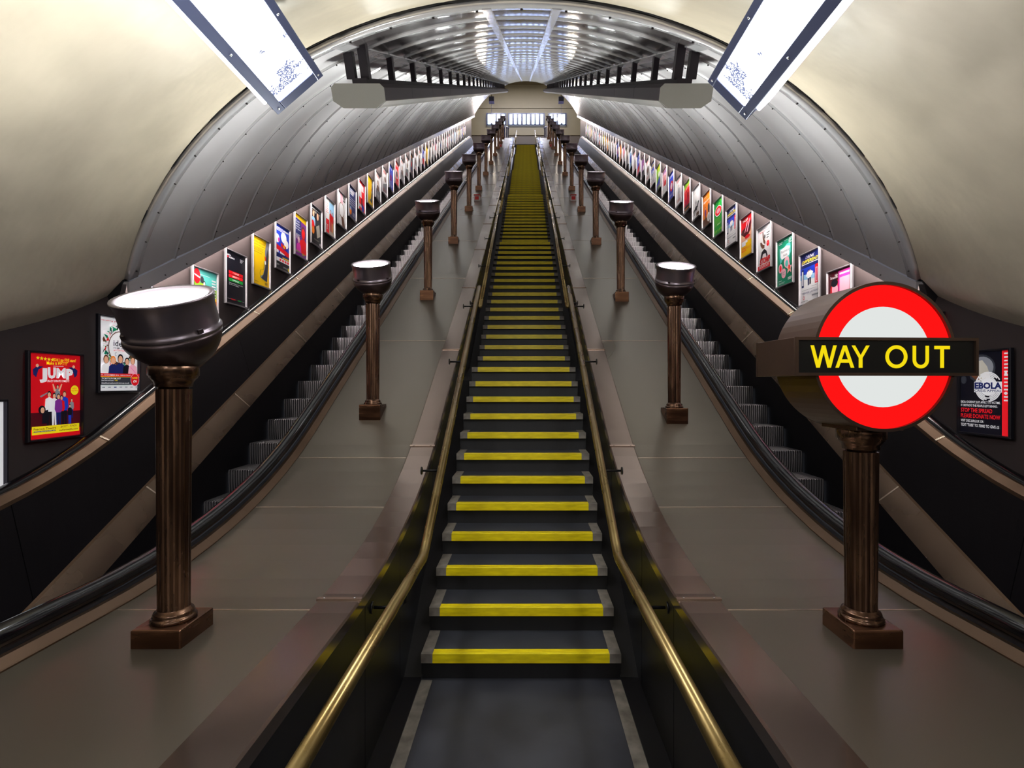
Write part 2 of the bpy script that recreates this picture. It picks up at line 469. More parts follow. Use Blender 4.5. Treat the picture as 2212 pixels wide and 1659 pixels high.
    for k in range(-9, 60):
        yy = 6.826 + .4 * k
        if s > 0: yy -= 0.12
        if yy < 3.05 or yy > 31.6: continue
        if gs is None: gs = groove_step(); o = gs
        else: o = gs.copy(); COL.objects.link(o)
        o.parent = t; o.location = (0, yy - 1.0, along(STEPP, yy)[1])
    mb = MB(); mb.box(min(s * 2.0, s * 3.05), max(s * 2.0, s * 3.05), .7, 3.1, -.02, .028, guide); put(mb, 'comb_plate')

# ------------------------------------------------------------------ stair handrails
def rail_thing(s, pts, label, bys):
    t = empty('stair_handrail', (s * .55, pts[0][1], pts[0][2]))
    tag(t, label, 'handrail', 'brass handrails along the fixed stairs')
    inv = Matrix.Translation((-s * .55, -pts[0][1], -pts[0][2]))
    mb = MB(); mb.tube(pts, .027, brass, 16)
    for e in (pts[0], pts[-1]):
        mb.lathe([(.006, -.027), (.02, -.018), (.027, 0), (.02, .018), (.006, .027)], brass, 14, Matrix.Translation(e))
    o = mb.build('rail', t); o.matrix_parent_inverse = inv
    for yb in bys:
        for a, b in zip(pts, pts[1:]):
            if a[1] <= yb <= b[1]:
                u = (yb - a[1]) / (b[1] - a[1]); zb = a[2] + (b[2] - a[2]) * u
        mb = MB()
        mb.tube([(s * .55, yb, zb - .02), (s * .55, yb, zb - .075), (s * .575, yb, zb - .1), (s * .70, yb, zb - .1)], .008, stairwall, 8)
        mb.lathe([(.028, 0), (.028, .008)], stairwall, 12, Matrix.Translation((s * .712, yb, zb - .1)) @ Matrix.Rotation(-s * PI / 2, 4, 'Y'))
        o = mb.build('bracket', t); o.matrix_parent_inverse = inv
SL = R / G
FN = ['lowest', 'second', 'third', 'fourth', 'fifth', 'topmost']
for s in (-1, 1):
    ZR = CZ - .975
    for i, (fy, fz) in enumerate(FL):
        ze = fz + .777
        y1 = FLE[i] + .34
        if i == 0:
            yb = 2.885
            pts = [(s * .55, .62, ZR), (s * .55, yb - .05, ZR), (s * .55, yb, ZR + .008), (s * .55, yb + .05, ZR + .038), (s * .55, y1, ZR + (y1 - yb) * SL)]
            rail_thing(s, pts, f'{FN[0]} brass handrail on the {side(s)} side of the stairs, level then bending up', [1.2, 2.45, 3.6, 4.9, 6.0])
        else:
            ya = fy - .25
            pts = [(s * .55, ya, ze + (ya - fy) * SL), (s * .55, y1, ze + (y1 - fy) * SL)]
            rail_thing(s, pts, f'{FN[i]} flight brass handrail on the {side(s)} side of the stairs', [ya + .3 + 1.2 * q for q in range(4)])

# ------------------------------------------------------------------ posts
def fluted(mb, r0, r1, z0, z1, m, n=14):
    rings = []
    for z, r in ((z0, r0), (z0 + .01, r0 * 1.0), (z1 - .01, r1), (z1, r1)):
        ring = []
        for k in range(n * 4):
            a = 2 * PI * k / (n * 4)
            ph = k % 4
            rr = r * (1.0 if ph in (0,) else (.975 if ph in (1, 3) else .925))
            ring.append((rr * math.cos(a), rr * math.sin(a), z))
        rings.append(ring)
    mb.loft(rings, m, True, True, False)
HS = .84   # shaft height
TILT = math.radians(25)
def post_base(t, hp, shaft):
    mb = MB(); mb.box(-.093, .093, -.10, .10, -hp, 0, plinthm); mb.build('plinth', t, .006)
    mb = MB(); mb.lathe([(0.0765, 0), (0.0782, .008), (0.0731, .016), (0.0663, .018), (0.0697, .026), (0.0663, .034), (0.0578, .038), (0.0561, .045)], postm, 28); mb.build('base_ring', t)
    mb = MB(); fluted(mb, .055, .060, .045, .045 + shaft, postm); mb.build('shaft', t)
    z = .045 + shaft
    mb = MB(); mb.lathe([(0.0510, z), (0.0510, z + .008), (0.0629, z + .010), (0.0646, z + .026), (0.0748, z + .040), (0.0799, z + .044), (0.0799, z + .05), (0.0850, z + .052), (0.0850, z + .086), (0.0799, z + .092)], postm, 28)
    mb.build('capital', t)
    return z + .09
def uplighter(name='uplighter_post', hp=.1):
    t = empty(name)
    z = post_base(t, hp, HS)
    # bowl lofted from the level collar to the tilted band
    C = Vector((0, 0, z + .135))
    def ring(r, ang, c, n=36):
        M = Matrix.Translation(c) @ Matrix.Rotation(ang, 4, 'X')
        return [M @ Vector((r * math.cos(2 * PI * k / n), r * math.sin(2 * PI * k / n), 0)) for k in range(n)]
    mb = MB(); rings = []
    for i in range(11):
        u = i / 10
        a = math.radians(28 + 62 * u)              # profile angle
        r = .166 * math.sin(a) if i else .08
        cz = z + .135 * (1 - math.cos(a) / math.cos(math.radians(28))) + .0
        rings.append(ring(r, TILT * u ** 1.4, Vector((0, 0, cz))))
    mb.loft(rings, bowlm, True, True, True); mb.build('bowl', t)
    Mt = Matrix.Translation(C) @ Matrix.Rotation(TILT, 4, 'X')
    mb = MB()
    prof = [(0.1581, -.002), (0.1667, .0), (0.1676, .012), (0.1628, .016), (0.1609, .03), (0.1613, .10), (0.1660, .128), (0.1692, .134), (0.1676, .140), (0.1502, .138), (0.1470, .118), (0.1344, .105)]
    mb.lathe(prof, bowlrim, 40, Mt, True, False)
    for a in (-2.1, -.45, 1.2):
        mb.box(-.009, .009, -.004, .004, -.006, .009, bowlm, Mt @ Matrix.Rotation(a, 4, 'Z') @ Matrix.Translation((.169, 0, .022)) @ Matrix.Rotation(PI / 2, 4, 'Z'))
    mb.build('shade', t)
    mb = MB(); mb.lathe([(0.1486, .118), (0.0949, .126), (0.0237, .129), (0.0221, .131), (0.0007, .131)], upm, 36, Mt, True, True); mb.build('lens', t)
    return t
yfront = lambda k, s: (1.868 if k == 0 else 4.42 + 2.53 * (k - 1) - (.05 if s > 0 else 0))
PZ = lambda k, s: (DF + .068 if k == 0 else deckz(yfront(k, s)) + .135)
p_flat = uplighter(hp=.075); p_slope = uplighter(hp=.26)
first_used = False
for s in (-1, 1):
    for k in range(12):
        if s > 0 and k == 0: continue
        if k == 0: o = p_flat
        elif not first_used: o = p_slope; first_used = True
        else: o = copy_tree(p_slope)
        o.location = (s * 1.330, yfront(k, s) + .10, PZ(k, s))
        if k == 0: lab = 'large bronze uplighter post standing nearest, at the bottom of the left decking'
        elif k == 1: lab = f'bronze uplighter post on the {side(s)} decking, ' + ('second from the bottom' if s < 0 else 'lowest one, just behind the WAY OUT sign')
        else: lab = f'bronze uplighter post on the {side(s)} decking, {ordw(k + 1)} up from the bottom'
        tag(o, lab, 'lamp post', 'bronze uplighter posts along the decking')

# ------------------------------------------------------------------ WAY OUT sign on its post
sg = empty('way_out_sign', (1.325, 1.968, PZ(0, 1)))
tag(sg, 'lit red and white roundel WAY OUT sign on a fluted bronze post', 'sign')
zt = post_base(sg, .075, .60)
SZ = CZ + .0985 - PZ(0, 1)          # bar centre above the plinth top
rot = Matrix.Rotation(math.radians(3.6), 4, 'Z')
def disc(r, y, n=64, z=SZ): return [rot @ Vector((r * math.cos(2 * PI * k / n), y, z + r * math.sin(2 * PI * k / n))) for k in range(n)]
mb = MB()
mb.loft([disc(.262, -.105), disc(.272, -.112), disc(.272, .112), disc(.262, .105)], signm, True, True, False); mb.build('ring_housing', sg)
def annulus(mb, r0, r1, y0, y1, m, a0=0, a1=2 * PI, n=64):
    rings = []
    for k in range(n + 1):
        a = a0 + (a1 - a0) * k / n
        c, q = math.cos(a), math.sin(a)
        rings.append([rot @ Vector((r * c, yy, SZ + r * q)) for r, yy in ((r0, y0), (r1, y0), (r1, y1), (r0, y1))])
    mb.loft(rings, m, True, True, False)
for sy, nm in ((-1, 'ring_face'), (1, 'ring_face')):
    ya, yb = (-.1135, -.108) if sy < 0 else (.108, .1135)
    mb = MB(); annulus(mb, .183, .2625, ya, yb, redem); mb.build(nm, sg)
    mb = MB(); mb.loft([disc(.1835, ya + .001), disc(.1835, yb - .001)], whiteem); mb.build('white_disc', sg)
mb = MB(); annulus(mb, .2615, .273, -.125, .125, signm); mb.build('ring_rim', sg)
BW, BH = .345, .069
mb = MB(); mb.box(-BW, BW, -.128, .128, SZ - BH, SZ + BH, signm, rot); mb.build('bar_housing', sg, .002)
mb = MB()
for y0_, y1_ in ((-.138, -.128), (.128, .138)):
    mb.box(-BW, BW, y0_, y1_, SZ + BH - .011, SZ + BH, signm, rot); mb.box(-BW, BW, y0_, y1_, SZ - BH, SZ - BH + .011, signm, rot)
    mb.box(-BW, -BW + .011, y0_, y1_, SZ - BH + .011, SZ + BH - .011, signm, rot); mb.box(BW - .011, BW, y0_, y1_, SZ - BH + .011, SZ + BH - .011, signm, rot)
mb.build('bar_rim', sg)
mb = MB(); mb.box(-BW + .011, BW - .011, -.1295, -.128, SZ - BH + .011, SZ + BH - .011, signblack, rot)
bar = mb.build('bar_face', sg)
# lettering built from strokes; u along the bar, v up, cap height 1
def strokes(mb, polys, x, sz, m, y, depth=.0015):
    for p in polys:
        ring0 = [rot @ Vector((x + u * sz, y, SZ - .5 * sz + v * sz)) for u, v in p]
        ring1 = [rot @ Vector((x + u * sz, y - depth, SZ - .5 * sz + v * sz)) for u, v in p]
        mb.loft([ring0, ring1], m)
def bar_line(a, b, wd, horiz=True):
    (x0, y0), (x1, y1) = a, b
    return [(x0 - wd / 2, y0), (x0 + wd / 2, y0), (x1 + wd / 2, y1), (x1 - wd / 2, y1)]
lw = .155
Wl = [bar_line((.09, 1), (.36, 0), lw), bar_line((.36, 0), (.62, 1), lw), bar_line((.62, 1), (.88, 0), lw), bar_line((.88, 0), (1.15, 1), lw)]
Al = [bar_line((.09, 0), (.45, 1), lw), bar_line((.45, 1), (.81, 0), lw), [(.22, .22), (.68, .22), (.64, .37), (.27, .37)]]
Yl = [bar_line((.08, 1), (.42, .43), lw), bar_line((.76, 1), (.42, .43), lw), [(.335, 0), (.505, 0), (.505, .48), (.335, .48)]]
Tl = [[(0, .85), (.74, .85), (.74, 1), (0, 1)], [(.285, 0), (.455, 0), (.455, .86), (.285, .86)]]
def arc_poly(cx, cy, r0, r1, a0, a1, n):
    return [[(cx + r * math.cos(a), cy + r * math.sin(a)) for r, a in ((r0, a0 + (a1 - a0) * k / n), (r1, a0 + (a1 - a0) * k / n), (r1, a0 + (a1 - a0) * (k + 1) / n), (r0, a0 + (a1 - a0) * (k + 1) / n))] for k in range(n)]
Ol = arc_poly(.52, .5, .36, .52, 0, 2 * PI, 40)
Ul = arc_poly(.42, .36, .23, .385, PI, 2 * PI, 18) + [[(.035, .35), (.19, .35), (.19, 1), (.035, 1)], [(.65, .35), (.805, .35), (.805, 1), (.65, 1)]]
LH = .080
lx = -.287
for poly, x in ((Wl, lx), (Al, lx + 1.16 * LH), (Yl, lx + 1.93 * LH), (Ol, lx + 3.52 * LH), (Ul, lx + 4.78 * LH), (Tl, lx + 5.85 * LH)):
    mb = MB(); strokes(mb, poly, x, LH, yellowem, -.1297); mb.build('letter', bar)
mb = MB(); mb.box(-.092, .092, -.10, .10, zt - .002, zt + .045, signm, rot); mb.build('neck_block', sg, .003)

# ------------------------------------------------------------------ small red boxes on the decking
def redbx(s, yb, lab):
    t = empty('emergency_stop_box', (s * 1.25, yb, deckz(yb - .08) - .0))
    tag(t, lab, 'box', 'red and white boxes on the decking')
    mb = MB(); mb.box(-.075, .075, -.08, .08, 0, .14, whitebox); mb.build('case', t, .01)
    mb = MB(); mb.box(-.08, .08, -.085, .085, .14, .175, redbox); mb.build('lid', t, .012)
    mb = MB(); mb.box(-.05, .05, -.0835, -.08, .03, .12, redbox); mb.build('front_plate', t)
for s in (-1, 1):
    redbx(s, 13.25, f'small red and white box between posts halfway up the {side(s)} decking')
    redbx(s, 25.5, f'small red and white box near the top of the {side(s)} decking')

# ------------------------------------------------------------------ steel vault
RV, CV, XV = 3.907, 1.977, 3.34
SP0 = 0.135                              # springing line z = SP0 + T30*y
C30, S30 = math.cos(PI / 6), .5
def vp(Ys, x, dt=0.0):
    t = math.sqrt(max(RV * RV - x * x, 0)) - CV
    # offset outward along the circle radius
    nx, nt_ = x / RV, (t + CV) / RV
    x2, t2 = x + nx * dt, t + nt_ * dt
    return (x2, Ys - t2 * S30, SP0 + T30 * Ys + t2 * C30)
PORTAL, VEND, PITCH = 4.34, 33.2, .59
def arcx(x0, x1, n):
    a0, a1 = math.asin(x0 / RV), math.asin(x1 / RV)
    return [RV * math.sin(a0 + (a1 - a0) * i / n) for i in range(n + 1)]
joints = [PORTAL] + [PORTAL + .56 + PITCH * i for i in range(60) if PORTAL + .56 + PITCH * i < VEND]
def panels(x0, x1, m, n, name, nn):
    mb = MB(); ed = joints + [VEND]
    xs = arcx(x0, x1, n)
    for i, (a, b) in enumerate(zip(ed, ed[1:])):
        prof = [(a, .0), (a + .1, -.006), ((a + b) / 2, -.010), (b - .1, -.006), (b, .0)]
        mb.loft([[vp(yy, x, d) for x in xs] for yy, d in prof], m, False, False, True)
    return struct(mb.build(name))
panels(-XV, -1.27, steel, 18, 'ceiling.002', 1)
panels(1.27, XV, steel, 18, 'ceiling.003', 1)
panels(-1.27, 1.27, steel_top, 20, 'ceiling.004', 1)
mb = MB()
for x0, x1, n in ((-XV, -1.27, 14), (-1.27, 1.27, 16), (1.27, XV, 14)):
    xs = arcx(x0, x1, n)
    for j in joints[1:]:
        mb.loft([[vp(j - .020, x, .004), vp(j - .013, x, -.014), vp(j + .010, x, -.014), vp(j + .018, x, .004)] for x in xs], batten, True, True, False)
struct(mb.build('trim_1'))
mb = MB()
for x in (-1.27, 1.27):
    mb.loft([[vp(yy, x - .05, .005), vp(yy, x - .045, -.016), vp(yy, x + .045, -.016), vp(yy, x + .05, .005)] for yy in (PORTAL, VEND)], batten)
for x in (-.235, .235):
    mb.loft([[vp(yy, x - .035, .005), vp(yy, x - .03, -.02), vp(yy, x + .03, -.02), vp(yy, x + .035, .005)] for yy in joints + [VEND]], batten)
struct(mb.build('trim_2'))
# portal flange, with the dark filler joint against the plaster
mb = MB(); xs = arcx(-XV, XV, 60)
mb.loft([[vp(PORTAL - .012, x, .03), vp(PORTAL - .012, x, -.012), vp(PORTAL + .085, x, -.016), vp(PORTAL + .09, x, .01)] for x in xs], batten, True, True, True)
struct(mb.build('trim_3'))
mb = MB()
def vout(x, d, dy): return vp(PORTAL + dy, x, d)
mb.loft([[vp(PORTAL - .02, x, .035 + .012 * math.sin(x * 9) * math.sin(x * 23 + 1)), vp(PORTAL - .02, x, .5), vp(PORTAL + .03, x, .5), vp(PORTAL + .03, x, .022)] for x in arcx(-3.6, 3.6, 90)], rubber_gap)
struct(mb.build('trim_4'))
# rivets on flange, battens and cornice
mb = MB()
def dot(c, r=.009):
    mb.lathe([(r, -.004), (r * .8, .004), (r * .1, .006)], rivet, 6, Matrix.Translation(c), True, False)
for x in arcx(-3.3, 3.3, 26): dot(vp(PORTAL + .045, x, -.018), .010)
for j in joints[1:14]:
    for x in list(arcx(1.5, 3.28, 7)):
        for q in (-1, 1): dot(vp(j, q * x, -.018), .007)
for q in (-1, 1):
    for i in range(70):
        yy = PORTAL + .1 + .3 * i
        if yy < 18: dot((q * 3.328, yy, .075 + T30 * yy), .008)
struct(mb.build('trim_5'))
# cornice shelf above the posters, and the tube lights hidden in it
for s, nm in ((-1, 'trim_6'), (1, 'trim_7')):
    mb = MB()
    def cs(yy): 
        z_ = T30 * yy
        return [(s * 3.33, yy, z_ + .035), (s * 3.345, yy, z_ + .035), (s * 3.36, yy, z_ + .15), (s * 3.60, yy, z_ + .15), (s * 3.60, yy, z_ + .17), (s * 3.34, yy, z_ + .17)]
    mb.loft([cs(PORTAL - .02), cs(VEND)], cornice)
    struct(mb.build(nm))
    mb = MB(); t30 = lambda yy: (s * 3.40, yy, T30 * yy + .11)
    mb.tube([t30(PORTAL + .15), t30(VEND - .3)], .016, tubem, 8)
    o = mb.build('fluorescent_tube')
    tag(o, f'continuous tube light hidden behind the cornice above the posters on the {side(s)} wall', 'light')

# ------------------------------------------------------------------ cream plaster vault of the lower concourse
Dv, Yv = 4.68, 2.0
Pz = SP0 + T30 * PORTAL + Dv * C30
def cprof(x):
    ax = abs(x)
    if ax <= 3.36: return math.sqrt(RV * RV - ax * ax) - CV + .045
    base = math.sqrt(RV * RV - 3.36 ** 2) - CV + .045
    return base + (ax - 3.36) * (-.105 - base) / .22
cxs = [-3.58, -3.52, -3.45] + arcx(-3.36, 3.36, 56) + [3.45, 3.52, 3.58]
def cring(kind, v):
    out = []
    for x in cxs:
        t = cprof(x)
        if kind == 'arc': out.append((x, Yv + (Dv - t) * math.sin(v), Pz - (Dv - t) * math.cos(v)))
        else: out.append((x, v, Pz - (Dv - t)))
    return out
rings = [cring('arc', PI / 6 * (1 - i / 14)) for i in range(15)] + [cring('lin', y_) for y_ in (1.0, 0, -1, -2.5, -4, -6)]
mb = MB(); mb.loft(rings, cream, False, False, True); struct(mb.build('ceiling'))
# walls
for s, nm in ((-1, 'wall_left'), (1, 'wall_right')):
    mb = MB()
    tops = [(-6, Pz - Dv + .0), (1.5, Pz - Dv + .0), (2.6, Pz - Dv * .99 + .03), (3.4, T30 * 3.4 + .25), (4.3, T30 * 4.3 + .25), (VEND + .1, T30 * VEND + .3)]
    mb.loft([[(s * 3.56, y_, z_), (s * 3.62, y_, z_), (s * 3.62, y_, max(-.1, z_ - 4.2)), (s * 3.56, y_, max(-.1, z_ - 4.2))] for y_, z_ in tops], darkwall)
    struct(mb.build(nm))
mb = MB(); mb.box(-3.6, 3.6, -6.1, -6.0, 0, 4.2, cream); struct(mb.build('wall_back'))
mb = MB(); mb.box(-3.6, 3.6, -6, 3.2, -.06, 0, floorm); fl = struct(mb.build('floor'))
for s in (-1, 1):
    mb = MB(); a, b = sorted((s * .538, s * .612)); mb.box(a, b, .3, 3.09, 0, .003, whitemark); mb.build('edge_marking', fl)

# ------------------------------------------------------------------ fluorescent fixtures under the plaster vault
def fixture(A, B, C, d, Ln, name_label):
    """A,B: outer and inner lower corners of the far end; C: top of the outer side; d: run direction towards the viewer."""
    A, B, C, d = Vector(A), Vector(B), Vector(C), Vector(d).normalized()
    ux = (B - A).normalized(); nz = ux.cross(-d).normalized()
    if nz.z < 0: nz = -nz
    wdt = (B - A).length
    M = Matrix((( ux.x, -d.x, nz.x, A.x), (ux.y, -d.y, nz.y, A.y), (ux.z, -d.z, nz.z, A.z), (0, 0, 0, 1)))
    t = empty('fluorescent_fixture'); t.matrix_world = M
    tag(t, name_label, 'light fixture')
    H = .17
    mb = MB(); mb.box(0, wdt, -Ln, 0, .006, H, fixm); mb.build('housing', t, .008)
    f = .058
    mb = MB()
    mb.box(0, f, -Ln, 0, -.012, .008, fixm); mb.box(wdt - f * .75, wdt, -Ln, 0, -.012, .008, fixm)
    mb.box(f, wdt - f * .75, -.075, 0, -.012, .008, fixm); mb.box(f, wdt - f * .75, -Ln, -Ln + .075, -.012, .008, fixm)
    mb.build('lens_frame', t, .004)
    mb = MB()
    mb.box(f, wdt - f * .75, -Ln + .075, 0, -.006, -.002, fixlens)
    o = mb.build('lens', t); o.scale.y = (Ln - .08) / Ln; o.location.y = -.078
    mb = MB(); mb.box(-.02, .0, -Ln + .05, -.05, .045, .135, fixside); mb.build('side_lens', t, .006)
    for yy in (-.04, -.55, -1.06, -Ln + .04):
        for xx in (f * .5, wdt - f * .4):
            mb = MB(); mb.lathe([(.008, 0), (.007, -.004), (.001, -.005)], screwm, 10, Matrix.Translation((xx, yy, -.012))); mb.build('screw', t)
    for yy in (-.3, -Ln + .3):
        mb = MB(); mb.box(wdt * .5 - .02, wdt * .5 + .02, yy - .02, yy + .02, H, H + .34, fixm); mb.build('bracket', t)
    return t
q = lambda px, py, Y: (CX + (px - 1137) * Y / 1100, Y, CZ + (829 - py) * Y / 1100)
fixture(q(598, 245, 3.0), q(696, 160, 3.0), q(555, 212, 3.0), (.03, -1, -.035), 1.62, 'long fluorescent fixture with dusty lit lens on the left of the plaster vault')
fr = fixture(q(1614, 257, 3.0), q(1531, 172, 3.0), q(1671, 231, 3.0), (-.03, -1, -.0), 1.62, 'long fluorescent fixture with dusty lit lens on the right of the plaster vault')
for s in (-1, 1):
    for Y in (-.6, -3.4):
        A = (s * 1.40, Y, 3.42); B = (s * 1.14, Y, 3.6)
        fixture(A, B, A, (0, -1, 0), 1.62, f'fluorescent fixture behind the viewer on the {side(s)} of the concourse vault, {"nearer" if Y > -1 else "farther"} one')

addedlens = emitter('added_hall_lens', (236, 238, 255), 130.0)  # unseen lights added under the hall ceiling to brighten the upper stairs
for i, (xx, yy) in enumerate(((-2.4, 35.6), (-.8, 35.6), (.8, 35.6), (2.4, 35.6))):
    t = empty('added_hall_light', (xx, yy, TOPZ + 8.4)); tag(t, 'long unseen light added under the ticket hall ceiling, ' + ['leftmost', 'second from the left', 'second from the right', 'rightmost'][i], 'light fixture')
    mb = MB(); mb.box(-.22, .22, -.8, .8, .05, .2, fixm); mb.build('housing', t)
    mb = MB(); mb.box(-.2, .2, -.78, .78, .03, .05, addedlens); mb.build('lens', t)
# ------------------------------------------------------------------ octagonal troughs hung in the steel vault
ca, sa = C30, S30
for s in (-1, 1):
    YS_, YE_ = 3.93, 31.0
    zl = CZ - .045
    t = empty('light_trough', (s * 1.26, YS_, zl + T30 * YS_))
    tag(t, f'long dark octagonal trough hanging from the {side(s)} side of the steel vault', 'trough')
    def fr_(x, n, u): return (x, u * ca - n * sa, u * sa + n * ca)
    LEN = (YE_ - YS_) / ca
    hw, hh = .20, .082
    oct_ = [(-hw, .055), (-hw + .03, hh), (hw - .03, hh), (hw, .055), (hw, -.035), (hw - .07, -hh), (-hw + .07, -hh), (-hw, -.035)]
    cutsu = [0.0, 1.1, 2.35] + [2.35 + 1.6 * i for i in range(1, 19)]
    cutsu = [c for c in cutsu if c < LEN - .5] + [LEN]
    for a, b in zip(cutsu, cutsu[1:]):
        mb = MB()
        mb.loft([[fr_(x, n, u) for x, n in oct_] for u in (a + .004, b - .004)], troughm); mb.build('body_section', t)
    mb = MB()
    for sx in (-1, 1):
        P4 = [(sx * (hw + .002), -.036), (sx * (hw - .069), -hh - .003), (sx * (hw - .06), -hh), (sx * hw, -.03)]
        mb.loft([[fr_(x, n, u) for x, n in P4] for u in (0.01, LEN)], troughu)
    P4 = [(-hw + .069, -hh - .003), (hw - .069, -hh - .003), (hw - .07, -hh), (-hw + .07, -hh)]
    mb.loft([[fr_(x, n, u) for x, n in P4] for u in (0.01, LEN)], troughu)
    mb.build('underside_panel', t)
    mb = MB(); mb.loft([[fr_(x * 1.01, n * 1.01, u) for x, n in oct_] for u in (-.012, .0)], troughl); mb.build('end_cap', t)
    mb = MB()
    P4 = [(-s * .02 - .055, hh), (-s * .02 + .055, hh), (-s * .02 + .055, hh + .035), (-s * .02 - .055, hh + .035)]
    mb.loft([[fr_(x, n, u) for x, n in P4] for u in (-.0, LEN)], troughm); mb.build('top_rail', t)
    for i in range(28):
        u = .06 + 1.10 * i
        if u > LEN: break
        xw = .045 if i == 0 else .032
        for dx in ((-.06, .05) if i == 0 else (0,)):
            mb = MB(); P4 = [(dx - xw / 2 - .01, .11), (dx + xw / 2 + .01, .11), (dx + xw / 2 + .01, .44), (dx - xw / 2 - .01, .44)]
            mb.loft([[fr_(x, n, uu) for x, n in P4] for uu in (u, u + .07)], troughm); mb.build('hanger', t)

# ------------------------------------------------------------------ ticket hall at the top
HF = TOPZ
mb = MB(); mb.box(-5.4, 5.4, 39.0, 39.2, HF, HF + 8.6, hallw); struct(mb.build('wall_end'))
for s, nm in ((-1, 'wall_hall_left'), (1, 'wall_hall_right')):
    mb = MB(); mb.box(min(s * 5.4, s * 5.6), max(s * 5.4, s * 5.6), VEND - .4, 39.2, HF, HF + 8.6, hallw); struct(mb.build(nm))
mb = MB(); mb.box(-5.6, 5.6, VEND - 1.6, 39.2, HF + 8.6, HF + 8.8, hallw); struct(mb.build('ceiling.001'))
mb = MB()
mb.box(-.715, .715, YTOP - .0, 33.2, HF - .1, HF, tread); mb.box(-5.6, 5.6, 32.0, 39.2, HF - .12, HF - .004, floorm); struct(mb.build('floor.001'))
mb = MB(); mb.box(-5.4, 5.4, 38.9, 39.0, HF, 20.78, halldark); mb.box(-5.4, 5.4, 38.86, 39.0, 20.78, 20.86, hallw); struct(mb.build('baseboard_end'))
mb = MB(); mb.box(-5.4, 5.4, 38.95, 39.0, 22.9, 22.98, hallw); struct(mb.build('trim_8'))
# tunnel mouth bulkhead seen from inside the hall
mb = MB()
mb.loft([[vp(VEND, x, -.01), vp(VEND, x, 1.8), vp(VEND + .05, x, 1.8), vp(VEND + .05, x, -.01)] for x in arcx(-3.6, 3.6, 40)], hallw); struct(mb.build('wall_tunnel_mouth'))
def window(n, xa, xb, panes):
    Yw = 38.93; z0, z1 = CZ + (829 - 269) * Yw / 1100, CZ + (829 - 246) * Yw / 1100
    mb = MB(); mb.box(xa, xb, Yw, Yw + .02, z0, z1, winm); o = struct(mb.build(f'window_{n}'))
    mb = MB(); wd = (xb - xa) / panes
    for i in range(panes + 1): mb.box(xa + i * wd - .07, xa + i * wd + .07, Yw - .06, Yw - .005, z0, z1, columnm)
    mb.box(xa - .06, xb + .06, Yw - .06, Yw - .005, z1 - .02, z1 + .06, columnm); mb.box(xa - .06, xb + .06, Yw - .06, Yw - .005, z0 - .06, z0 + .02, columnm)
    mb.build('window_frame', o)
wx = lambda px: CX + (px - 1137) * 38.93 / 1100
window(1, wx(1052), wx(1092), 4); window(2, wx(1099), wx(1175), 8); window(3, wx(1186), wx(1222), 4)
for s in (-1, 1):
    t = empty('hall_column', (CX + s * 1.42, 36.0, HF)); tag(t, f'dark blue-black column beside the central window on the {side(s)}', 'column')
    mb = MB(); mb.lathe([(.2, 0), (.2, .1), (.17, .12), (.17, 3.7), (.2, 3.74), (.2, 3.82)], columnm, 20); mb.build('shaft', t)
    t = empty('globe_pendant', (CX + s * 2.32, 34.0, CZ + (829 - 256) * 34 / 1100)); tag(t, f'glowing white globe lamp hanging on a rod at the {side(s)} of the ticket hall', 'lamp')
    mb = MB(); mb.lathe([(.24 * math.sin(PI * k / 12) + .001, -.24 * math.cos(PI * k / 12)) for k in range(13)], globem, 24); mb.build('globe', t)
    mb = MB(); mb.lathe([(.012, .23), (.012, 1.1)], columnm, 8); mb.build('rod', t)
    mb = MB(); mb.box(-.17, .17, -.17, .17, 1.08, 1.4, columnm); mb.build('ceiling_box', t)
    mb = MB(); mb.lathe([(.03, 1.4), (.03, 5.6)], hallw, 8); mb.build('suspension', t)
# top ends of the rails round the stairwell
# ------------------------------------------------------------------ posters
C = {'w': (240, 238, 242), 'k': (16, 16, 26), 'r': (214, 18, 30), 'y': (252, 200, 20), 'Y': (255, 226, 30), 'b': (30, 60, 190), 'n': (22, 32, 92),
     'g': (20, 150, 60), 't': (12, 128, 96), 'o': (240, 130, 36), 'p': (122, 44, 140), 'm': (216, 60, 170), 's': (226, 168, 136), 'B': (96, 58, 40),
     'G': (132, 134, 142), 'l': (150, 200, 236), 'L': (150, 206, 60), 'c': (92, 196, 190), 'd': (74, 12, 24), 'i': (236, 172, 190), 'D': (50, 52, 60), 'e': (190, 184, 172), 'R': (250, 32, 44)}
ADDED_GLOW = False
def pm(k):
    n = 'print_' + {'w': 'white', 'k': 'ink_black', 'r': 'red', 'y': 'amber', 'Y': 'lemon', 'b': 'blue', 'n': 'navy', 'g': 'green', 't': 'teal', 'o': 'orange', 'p': 'purple',
                    'm': 'magenta', 's': 'skin', 'B': 'brown', 'G': 'grey', 'l': 'sky', 'L': 'lime', 'c': 'aqua', 'd': 'maroon', 'i': 'pink', 'D': 'charcoal', 'e': 'stone', 'R': 'scarlet'}[k]
    if ADDED_GLOW: return mat('added_glow_' + n, C[k], 0.35, 0, spec=0.35, emit=.42)  # lowest posters: emission added to the print colours so the sheets look brighter
    return mat(n, C[k], 0.35, 0, spec=0.35)
TXT = {}
